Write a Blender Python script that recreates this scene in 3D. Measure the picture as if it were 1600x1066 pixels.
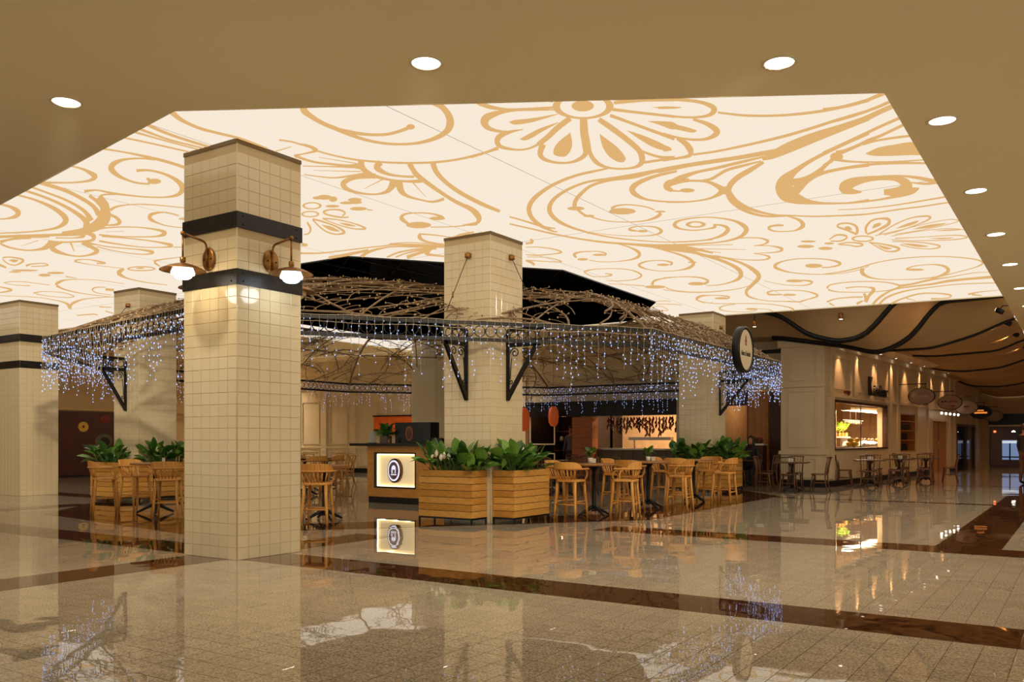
import bpy, bmesh, math, random
from mathutils import Vector, Matrix
random.seed(7)
PI = math.pi
scene = bpy.context.scene
for o in list(bpy.data.objects): bpy.data.objects.remove(o)
C = scene.collection

# ---------------------------------------------------------------- camera, world, exposure
YAW = math.radians(33.5); CAMZ = 1.3; FPX = 1357.0; CX = 800.0; HOR = 688.0
cam = bpy.data.cameras.new('camera'); cam.sensor_width = 36; cam.lens = FPX / 1600 * 36
cam.shift_y = (HOR - 533) / 1600; cam.clip_end = 300
camo = bpy.data.objects.new('camera', cam); C.objects.link(camo)
camo.location = (0, 0, CAMZ); camo.rotation_euler = (PI / 2, 0, YAW)
scene.camera = camo
w = bpy.data.worlds.new('world'); scene.world = w; w.use_nodes = True
w.node_tree.nodes['Background'].inputs[0].default_value = (1, .90, .72, 1)
w.node_tree.nodes['Background'].inputs[1].default_value = .95
vs = scene.view_settings
vs.view_transform = 'Standard'; vs.look = 'None'; vs.gamma = 1; vs.use_curve_mapping = False
vs.exposure = 0.0
H = 4.55
RV = (math.cos(YAW), math.sin(YAW)); FV = (-math.sin(YAW), math.cos(YAW))

# ---------------------------------------------------------------- materials
def lin(r, g, b):
    f = lambda c: (c / 255 / 12.92) if c <= 10 else ((c / 255 + .055) / 1.055) ** 2.4
    return (f(r), f(g), f(b), 1)
def mat(name, col, rough=.5, metal=0, spec=.5, emit=None, es=1.0, coat=0):
    m = bpy.data.materials.new(name); m.use_nodes = True
    b = m.node_tree.nodes['Principled BSDF']
    b.inputs['Base Color'].default_value = col; b.inputs['Roughness'].default_value = rough
    b.inputs['Metallic'].default_value = metal; b.inputs['Specular IOR Level'].default_value = spec
    if coat: b.inputs['Coat Weight'].default_value = coat; b.inputs['Coat Roughness'].default_value = .08
    if emit: b.inputs['Emission Color'].default_value = emit; b.inputs['Emission Strength'].default_value = es
    return m
def nd(m, t, **kw):
    n = m.node_tree.nodes.new(t)
    for k, v in kw.items(): setattr(n, k, v)
    return n
def lk(m, a, b): m.node_tree.links.new(a, b)
def vary(m, c1, c2, scale=8, stretch=(1, 1, 1), detail=4, bump=0, rnd=0, coord='Object', bscale=None):
    """procedural colour variation: stretched noise between two colours, optional bump and per object shift"""
    b = m.node_tree.nodes['Principled BSDF']
    tc = nd(m, 'ShaderNodeTexCoord'); mp = nd(m, 'ShaderNodeMapping'); mp.inputs['Scale'].default_value = stretch
    lk(m, tc.outputs[coord], mp.inputs['Vector'])
    nz = nd(m, 'ShaderNodeTexNoise'); nz.inputs['Scale'].default_value = scale; nz.inputs['Detail'].default_value = detail
    lk(m, mp.outputs[0], nz.inputs['Vector'])
    cr = nd(m, 'ShaderNodeValToRGB'); cr.color_ramp.elements[0].color = c1; cr.color_ramp.elements[1].color = c2
    cr.color_ramp.elements[0].position = .3; cr.color_ramp.elements[1].position = .7
    fac = nz.outputs['Fac']
    if rnd:
        oi = nd(m, 'ShaderNodeObjectInfo'); ma = nd(m, 'ShaderNodeMath', operation='MULTIPLY_ADD')
        ma.inputs[1].default_value = rnd; lk(m, oi.outputs['Random'], ma.inputs[0]); lk(m, fac, ma.inputs[2])
        mb = nd(m, 'ShaderNodeMath', operation='SUBTRACT'); mb.inputs[1].default_value = rnd / 2; lk(m, ma.outputs[0], mb.inputs[0]); fac = mb.outputs[0]
    lk(m, fac, cr.inputs['Fac']); lk(m, cr.outputs['Color'], b.inputs['Base Color'])
    if bump:
        bp = nd(m, 'ShaderNodeBump'); bp.inputs['Strength'].default_value = bump; bp.inputs['Distance'].default_value = .01
        lk(m, nz.outputs['Fac'], bp.inputs['Height']); lk(m, bp.outputs[0], b.inputs['Normal'])
    return m
def emis(name, col, s):
    m = bpy.data.materials.new(name); m.use_nodes = True; t = m.node_tree
    t.nodes.remove(t.nodes['Principled BSDF']); e = t.nodes.new('ShaderNodeEmission')
    e.inputs[0].default_value = col; e.inputs[1].default_value = s
    t.links.new(e.outputs[0], t.nodes['Material Output'].inputs[0]); return m
def stone(name, c1, c2, c3, rough, joint, grid=.18, sc=70):
    """polished stone: fine speckle, tile joints from a brick node in world position, faint waviness"""
    m = mat(name, c2, rough, 0, .5); b = m.node_tree.nodes['Principled BSDF']
    g = nd(m, 'ShaderNodeNewGeometry')
    nz = nd(m, 'ShaderNodeTexNoise'); nz.inputs['Scale'].default_value = sc; nz.inputs['Detail'].default_value = 3; nz.inputs['Roughness'].default_value = .7
    lk(m, g.outputs['Position'], nz.inputs['Vector'])
    cr = nd(m, 'ShaderNodeValToRGB'); e = cr.color_ramp.elements
    e[0].color = c1; e[0].position = .34; e[1].color = c3; e[1].position = .68; x = e.new(.5); x.color = c2
    lk(m, nz.outputs['Fac'], cr.inputs['Fac'])
    br = nd(m, 'ShaderNodeTexBrick'); br.offset = 0; br.squash = 1
    br.inputs['Scale'].default_value = 1; br.inputs['Brick Width'].default_value = grid; br.inputs['Row Height'].default_value = grid
    br.inputs['Mortar Size'].default_value = .0022; br.inputs['Mortar Smooth'].default_value = .2
    br.inputs['Color1'].default_value = (1.04, 1.04, 1.04, 1); br.inputs['Color2'].default_value = (.9, .9, .9, 1); br.inputs['Mortar'].default_value = joint
    lk(m, g.outputs['Position'], br.inputs['Vector'])
    mx = nd(m, 'ShaderNodeMix', data_type='RGBA', blend_type='MULTIPLY'); mx.inputs[0].default_value = 1
    lk(m, cr.outputs[0], mx.inputs[6]); lk(m, br.outputs['Color'], mx.inputs[7]); lk(m, mx.outputs[2], b.inputs['Base Color'])
    n2 = nd(m, 'ShaderNodeTexNoise'); n2.inputs['Scale'].default_value = 2.2; n2.inputs['Detail'].default_value = 1
    lk(m, g.outputs['Position'], n2.inputs['Vector'])
    bp = nd(m, 'ShaderNodeBump'); bp.inputs['Strength'].default_value = .05; bp.inputs['Distance'].default_value = .03
    lk(m, n2.outputs['Fac'], bp.inputs['Height']); lk(m, bp.outputs[0], b.inputs['Normal'])
    return m

M = {}
M['granite'] = stone('floor_granite', lin(114, 101, 84), lin(172, 157, 134), lin(206, 192, 168), .016, (.45, .42, .38, 1))
M['brownstone'] = stone('floor_brown_marble', lin(44, 24, 12), lin(72, 42, 23), lin(106, 66, 38), .02, (.6, .55, .5, 1), sc=14)
M['tile'] = vary(mat('cream_glazed_tile', lin(226, 205, 165), .1, 0, .5), lin(220, 200, 160), lin(224, 205, 167), 3, rnd=.4)
M['grout'] = mat('tile_grout', lin(198, 174, 132), .8)
M['soffit'] = vary(mat('soffit_paint', lin(244, 229, 190), .7, 0, .2), lin(243, 228, 189), lin(246, 231, 192), .6)
M['lightbox'] = emis('lightbox_fabric', (.94, .82, .67, 1), 1.0)
M['print'] = emis('lightbox_print', lin(226, 180, 118), .98)
M['seam'] = mat('seam_dark', lin(120, 95, 60), .7)
M['bmetal'] = vary(mat('black_metal', lin(15, 13, 12), .35, .3), lin(11, 10, 9), lin(20, 18, 16), 20)
M['band'] = vary(mat('dark_steel_band', lin(34, 30, 28), .32, .3), lin(28, 24, 22), lin(42, 37, 34), 6)
M['brass'] = vary(mat('aged_brass', lin(150, 104, 52), .38, .85), lin(120, 80, 38), lin(176, 126, 66), 14)
M['iron'] = vary(mat('branch_iron', lin(132, 104, 70), .5, .1), lin(104, 80, 52), lin(156, 126, 88), 9)
M['litbud'] = mat('lit_bud_tip', lin(196, 166, 120), .5)  # lighter tan puts the lit look of branch tips into the colour
M['void'] = mat('black_gloss', lin(7, 6, 6), .12, 0, .4)
M['stoolwood'] = vary(mat('honey_beech', lin(206, 142, 62), .38, 0, .4), lin(186, 122, 46), lin(220, 160, 80), 6, (8, 8, 1), rnd=.4)
M['plank'] = vary(mat('planter_oak', lin(198, 142, 64), .5, 0, .3), lin(178, 122, 48), lin(212, 158, 80), 5, (1.5, 1.5, 14), bump=.1, rnd=.35)
M['darkwood'] = vary(mat('dark_bentwood', lin(92, 58, 32), .4), lin(70, 42, 22), lin(112, 72, 42), 6, (6, 6, 1), rnd=.4)
M['tabletop'] = vary(mat('table_top_wood', lin(160, 112, 60), .4), lin(140, 94, 46), lin(176, 126, 72), 5, (1, 9, 1))
M['counterwood'] = vary(mat('counter_oak_veneer', lin(196, 136, 58), .42), lin(182, 122, 48), lin(206, 148, 68), 4, (1, 1, 12))
M['blackstone'] = vary(mat('black_stone', lin(12, 10, 9), .25, 0, .35), lin(8, 7, 6), lin(18, 15, 13), 30)
M['leaf'] = vary(mat('leaf_green', lin(80, 124, 44), .35, 0, .5), lin(44, 84, 26), lin(110, 152, 60), 5, rnd=.8)
M['stem'] = mat('stem_green', lin(70, 98, 40), .6)
M['flower'] = mat('white_flower', lin(240, 228, 205), .5)
M['soil'] = vary(mat('soil', lin(46, 34, 24), .9), lin(34, 24, 16), lin(62, 46, 32), 40)
M['cream'] = vary(mat('cream_panelling', lin(206, 186, 150), .45, 0, .4), lin(202, 182, 146), lin(210, 190, 154), 1.2)
M['beige'] = vary(mat('beige_wall', lin(190, 158, 112), .6, 0, .3), lin(186, 154, 108), lin(194, 162, 116), .8)
M['base'] = mat('black_baseboard', lin(15, 12, 10), .35, 0, .3)
M['fabric'] = vary(mat('drape_fabric', lin(176, 146, 104), .75, 0, .2), lin(168, 138, 98), lin(182, 152, 110), .7)
M['ice'] = emis('icicle_bulb', (.34, .50, 1.0, 1), 2.0)
M['wire'] = mat('clear_wire', lin(190, 170, 140), .4)
M['steel'] = mat('steel', lin(170, 160, 148), .3, .9)
M['white'] = mat('white_paint', lin(225, 218, 205), .4)
M['glow'] = emis('downlight_lens', (1, .93, .78, 1), 7)
M['trim'] = mat('white_ring', lin(230, 214, 180), .4)

# ---------------------------------------------------------------- mesh helpers
class MB:
    def __init__(s): s.v = []; s.f = []
    def add(s, vs, fs):
        o = len(s.v); s.v += [tuple(p) for p in vs]; s.f += [tuple(i + o for i in f) for f in fs]; return s
    def box(s, x0, x1, y0, y1, z0, z1):
        return s.add([(x0,y0,z0),(x1,y0,z0),(x1,y1,z0),(x0,y1,z0),(x0,y0,z1),(x1,y0,z1),(x1,y1,z1),(x0,y1,z1)],
                     [(0,3,2,1),(4,5,6,7),(0,1,5,4),(1,2,6,5),(2,3,7,6),(3,0,4,7)])
    def obox(s, a, b, wd, z0, z1):
        """upright box running from plan point a to b, wd thick"""
        a = Vector(a[:2]); b = Vector(b[:2]); n = Vector((-(b - a).y, (b - a).x)).normalized() * wd / 2
        return s.prism([a - n, b - n, b + n, a + n], z0, z1)
    def prism(s, poly, z0, z1):
        n = len(poly)
        return s.add([(p[0], p[1], z0) for p in poly] + [(p[0], p[1], z1) for p in poly],
                     [tuple(range(n - 1, -1, -1)), tuple(range(n, 2 * n))] + [(i, (i + 1) % n, n + (i + 1) % n, n + i) for i in range(n)])
    def tube(s, pts, r, n=6, cap=True, flat=1.0):
        pts = [Vector(p) for p in pts]; k = len(pts)
        rs = r if isinstance(r, (list, tuple)) else [r] * k
        up = None; vsl = []
        for i, p in enumerate(pts):
            t = (pts[min(i + 1, k - 1)] - pts[max(i - 1, 0)])
            t = t.normalized() if t.length > 1e-9 else Vector((0, 0, 1))
            if up is None: up = Vector((0, 0, 1)) if abs(t.z) < .9 else Vector((1, 0, 0))
            a = t.cross(up); a = a.normalized() if a.length > 1e-6 else t.orthogonal().normalized()
            b = a.cross(t).normalized(); up = b
            for j in range(n):
                an = 2 * PI * j / n + PI / n
                vsl.append(p + a * math.cos(an) * rs[i] + b * math.sin(an) * rs[i] * flat)
        fs = []
        for i in range(k - 1):
            for j in range(n):
                fs.append((i * n + j, i * n + (j + 1) % n, (i + 1) * n + (j + 1) % n, (i + 1) * n + j))
        if cap: fs += [tuple(range(n - 1, -1, -1)), tuple(range((k - 1) * n, k * n))]
        return s.add(vsl, fs)
    def lathe(s, prof, n=20, c=(0, 0, 0), sx=1, sy=1, cap=True):
        vsl = []; k = len(prof)
        for r, z in prof:
            for j in range(n):
                a = 2 * PI * j / n; vsl.append((c[0] + r * sx * math.cos(a), c[1] + r * sy * math.sin(a), c[2] + z))
        fs = [(i * n + j, i * n + (j + 1) % n, (i + 1) * n + (j + 1) % n, (i + 1) * n + j) for i in range(k - 1) for j in range(n)]
        if cap and prof[0][0] > 1e-6: fs.append(tuple(range(n - 1, -1, -1)))
        if cap and prof[-1][0] > 1e-6: fs.append(tuple(range((k - 1) * n, k * n)))
        return s.add(vsl, fs)
    def torus(s, R, r, n=20, m=5):
        vsl = [((R + r * math.cos(2*PI*j/m)) * math.cos(2*PI*i/n), (R + r * math.cos(2*PI*j/m)) * math.sin(2*PI*i/n), r * math.sin(2*PI*j/m)) for i in range(n) for j in range(m)]
        return s.add(vsl, [(i*m+j, ((i+1)%n)*m+j, ((i+1)%n)*m+(j+1)%m, i*m+(j+1)%m) for i in range(n) for j in range(m)])
    def xf(s, m): s.v = [tuple(m @ Vector(p)) for p in s.v]; return s
    def mesh(s, name, m, smooth=False):
        me = bpy.data.meshes.new(name); me.from_pydata(s.v, [], s.f); me.update()
        if m: me.materials.append(M[m] if isinstance(m, str) else m)
        if smooth: me.polygons.foreach_set('use_smooth', [True] * len(me.polygons))
        return me
    def build(s, name, m, parent=None, smooth=False, bev=0):
        o = bpy.data.objects.new(name, s.mesh(name, m, smooth)); C.objects.link(o)
        if parent: o.parent = parent
        if bev:
            b = o.modifiers.new('bevel', 'BEVEL'); b.width = bev; b.segments = 2; b.limit_method = 'ANGLE'
        return o
def inst(name, me, parent=None, loc=(0, 0, 0), rot=(0, 0, 0), sc=(1, 1, 1)):
    o = bpy.data.objects.new(name, me); C.objects.link(o)
    if parent: o.parent = parent
    o.location = loc; o.rotation_euler = rot; o.scale = sc; return o
def tag(o, label=None, cat=None, group=None, kind=None):
    if label: o['label'] = label
    if cat: o['category'] = cat
    if group: o['group'] = group
    if kind: o['kind'] = kind
    return o
def thing(name, label, cat, loc=(0, 0, 0), rz=0, group=None):
    o = bpy.data.objects.new(name, None); C.objects.link(o); o.empty_display_size = .1
    o.location = loc; o.rotation_euler = (0, 0, rz); return tag(o, label, cat, group)
def dup(root, loc, rz=0, label=None, group=None):
    r = root.copy(); C.objects.link(r); r.location = loc; r.rotation_euler = (0, 0, rz); tag(r, label, None, group)
    for ch in list(root.children):
        c = ch.copy(); C.objects.link(c); c.parent = r
        for g in list(ch.children):
            d = g.copy(); C.objects.link(d); d.parent = c
    return r
def struct(o): o['kind'] = 'structure'; return o
def lerp(a, b, t): return tuple(a[i] + (b[i] - a[i]) * t for i in range(len(a)))
def crom(p, k=6):
    """Catmull-Rom through tuples of any size"""
    out = []; n = len(p)
    for i in range(n - 1):
        a, b, c, d = p[max(i - 1, 0)], p[i], p[i + 1], p[min(i + 2, n - 1)]
        for j in range(k):
            t = j / k
            out.append(tuple(.5 * (2*b[q] + (c[q]-a[q])*t + (2*a[q]-5*b[q]+4*c[q]-d[q])*t*t + (3*b[q]-a[q]-3*c[q]+d[q])*t**3) for q in range(len(b))))
    out.append(tuple(p[-1])); return out
def fillpoly(loops, z):
    """flat mesh (concave, with holes) from plan loops"""
    bm = bmesh.new(); es = []
    for lp in loops:
        vs_ = [bm.verts.new((p[0], p[1], z)) for p in lp]
        for i in range(len(vs_)): es.append(bm.edges.new((vs_[i], vs_[(i + 1) % len(vs_)])))
    bmesh.ops.triangle_fill(bm, use_beauty=True, edges=es)
    for f in bm.faces:
        if f.normal.z > 0: f.normal_flip()
    return bm
def bmobj(name, bm, m, parent=None):
    me = bpy.data.meshes.new(name); bm.to_mesh(me); bm.free(); me.materials.append(M[m])
    o = bpy.data.objects.new(name, me); C.objects.link(o); o.parent = parent; return o
def text(name, s, size, m, parent, loc, rot, ext=.01, sx=1):
    cu = bpy.data.curves.new(name, 'FONT'); cu.body = s; cu.size = size; cu.extrude = ext; cu.align_x = 'CENTER'; cu.align_y = 'CENTER'; cu.resolution_u = 3
    t = bpy.data.objects.new(name, cu); C.objects.link(t)
    me = bpy.data.meshes.new_from_object(t.evaluated_get(bpy.context.evaluated_depsgraph_get()))
    bpy.data.objects.remove(t); me.materials.clear(); me.materials.append(M[m])
    return inst(name, me, parent, loc, rot, (sx, 1, 1))

# ================================================================ FLOOR
flo = MB().add([(-34, -8, 0), (9, -8, 0), (9, 62, 0), (-34, 62, 0)], [(0, 1, 2, 3)]).build('floor', 'granite'); struct(flo)
OCT = [(-10.4, 7.5), (-5.93, 13.0), (-5.93, 20.2), (-10.2, 25.4), (-15.3, 25.4), (-19.6, 20.2), (-19.6, 12.8), (-15.3, 8.2)]
CEN = (-12.75, 16.55)
def octin(d):
    return [tuple(CEN[i] + (p[i] - CEN[i]) * (1 - d / math.hypot(p[0] - CEN[0], p[1] - CEN[1])) for i in (0, 1)) for p in OCT]
bands = [(-34, 9, 6.24, 6.9), (-5.95, 9, 11.1, 11.79), (-34, -15.5, 11.1, 11.79), (-8.45, -7.8, -8, 8.9), (-17.2, -16.55, -8, 9.9),
         (-1.55, -.84, 11.79, 62), (-5.9, -1.55, 19.66, 19.95), (-4.9, -1.55, 27.5, 27.9), (-4.4, -1.55, 36, 36.5)]
for i, (x0, x1, y0, y1) in enumerate(bands):
    MB().box(x0, x1, y0, y1, -.02, .0010 + .00008 * i).build('stone_band', 'brownstone', flo)
oi = octin(1.25)
for i in range(8):
    j = (i + 1) % 8
    MB().prism([OCT[i], OCT[j], oi[j], oi[i]], -.02, .0019).build('stone_band', 'brownstone', flo)
# nearest tiles, each a slab of its own with eased edges
G = .18; e = .0016
def slab(sx, sy, top=.0034, ch=.0002):
    hx, hy = sx / 2 - e, sy / 2 - e
    return MB().add([(-hx,-hy,-.01),(hx,-hy,-.01),(hx,hy,-.01),(-hx,hy,-.01),(-hx,-hy,top-ch),(hx,-hy,top-ch),(hx,hy,top-ch),(-hx,hy,top-ch),
                     (-hx+ch,-hy+ch,top),(hx-ch,-hy+ch,top),(hx-ch,hy-ch,top),(-hx+ch,hy-ch,top)],
                    [(0,1,5,4),(1,2,6,5),(2,3,7,6),(3,0,4,7),(4,5,9,8),(5,6,10,9),(6,7,11,10),(7,4,8,11),(8,9,10,11)])
tile_me = slab(G, G).mesh('floor_tile', 'granite'); cells = []
for iy in range(4, 50):
    for ix in range(-60, 12):
        x, y = (ix + .5) * G, (iy + .5) * G
        d = x * FV[0] + y * FV[1]; l = x * RV[0] + y * RV[1]
        if d < 4.45 or abs(l / d) > .62: continue
        if y + G / 2 > 6.24 or (-8.45 - G < x < -7.8 + G): continue
        cells.append((d, x, y))
cells.sort(); rt = random.Random(3)
for d, x, y in cells[:300]:
    inst('floor_tile', tile_me, flo, (x, y, 0), (rt.gauss(0, .0006), rt.gauss(0, .0006), 0))

# ================================================================ CEILING
LB = [(-1.57, 8.67), (-1.57, 22.4), (-9.9, 21.7), (-15.6, 21.75), (-16.0, 23.3), (-18.7, 23.9), (-20.5, 24.2), (-20.5, 14.0), (-27, 13.9), (-27, 8.4), (-12.5, 6.08), (-7.49, 5.29)]
HOLE = [(-12.3, 11.2), (-10.91, 11.2), (-8.35, 14.4), (-8.45, 18.9), (-10.2, 21.45), (-15.4, 21.6), (-16.5, 21.55), (-18.3, 19.8), (-18.3, 14.2), (-15.2, 11.2)]
ceil = bmobj('ceiling', fillpoly([[(-34, -8), (9, -8), (9, 62), (-1.57, 62), (-1.57, 8.67), (-7.49, 5.29), (-12.5, 6.08), (-27, 8.4), (-27, 13.9), (-20.5, 14), (-20.5, 24.2), (-34, 24.2)]], H - .01), 'soffit')
struct(ceil)
cb = bmobj('ceiling_back', fillpoly([[(-34, 24.2), (-20.5, 24.2), (-18.7, 23.9), (-16.0, 23.3), (-15.6, 21.75), (-9.9, 21.7), (-9.9, 31), (-34, 31)]], H - .015), 'soffit'); struct(cb)
# edge of the soffit around the light box
eb = MB()
for i in range(len(LB)):
    a, b = LB[i], LB[(i + 1) % len(LB)]; eb.obox(a, b, .012, H - .012, H + .05)
struct(eb.build('trim_1', 'soffit'))
lbox = thing('luminous_ceiling', 'backlit cream stretch ceiling printed with tan flowers and scrolls', 'ceiling panel', (0, 0, 0)); struct(lbox)
xs = [-27.1, -26.0, -23.0, -20.0, -17.05, -14.1, -11.03, -8.07, -5.7, -1.5]
for i in range(len(xs) - 1):
    for (ya, yb) in ((4, 12.0), (12.0, 30)):
        bm = fillpoly([LB, HOLE], H + .012)
        for co, no in (((xs[i] + .004, 0, 0), (-1, 0, 0)), ((xs[i + 1] - .004, 0, 0), (1, 0, 0)), ((0, ya + .006, 0), (0, -1, 0)), ((0, yb - .006, 0), (0, 1, 0))):
            bmesh.ops.bisect_plane(bm, geom=bm.verts[:] + bm.edges[:] + bm.faces[:], plane_co=co, plane_no=no, clear_outer=True)
        if bm.faces: bmobj('fabric_panel', bm, 'lightbox', lbox)
        else: bm.free()
bmobj('seam_backing', fillpoly([LB, HOLE], H + .03), 'seam', lbox)
# dark drum above the opening
dr = MB(); n = len(HOLE)
dr.add([(p[0], p[1], H - .012) for p in HOLE] + [(p[0], p[1], 6.1) for p in HOLE], [(i, (i + 1) % n, n + (i + 1) % n, n + i) for i in range(n)] + [tuple(range(n, 2 * n))])
drum = dr.build('ceiling_well', 'void'); struct(drum)
wl = MB()
for k in range(9):   # truss bars crossing the dark well
    x = -16.6 + k; wl.tube([(x, 12.5, 5.6), (x + .5, 20.5, 5.6)], .02, 4)
    wl.tube([(x, 13 + k * .8, 5.2), (x + 1, 13 + k * .8, 5.9), (x + 2, 13 + k * .8, 5.2)], .018, 4)
wl.build('truss', 'bmetal', drum)

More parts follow.
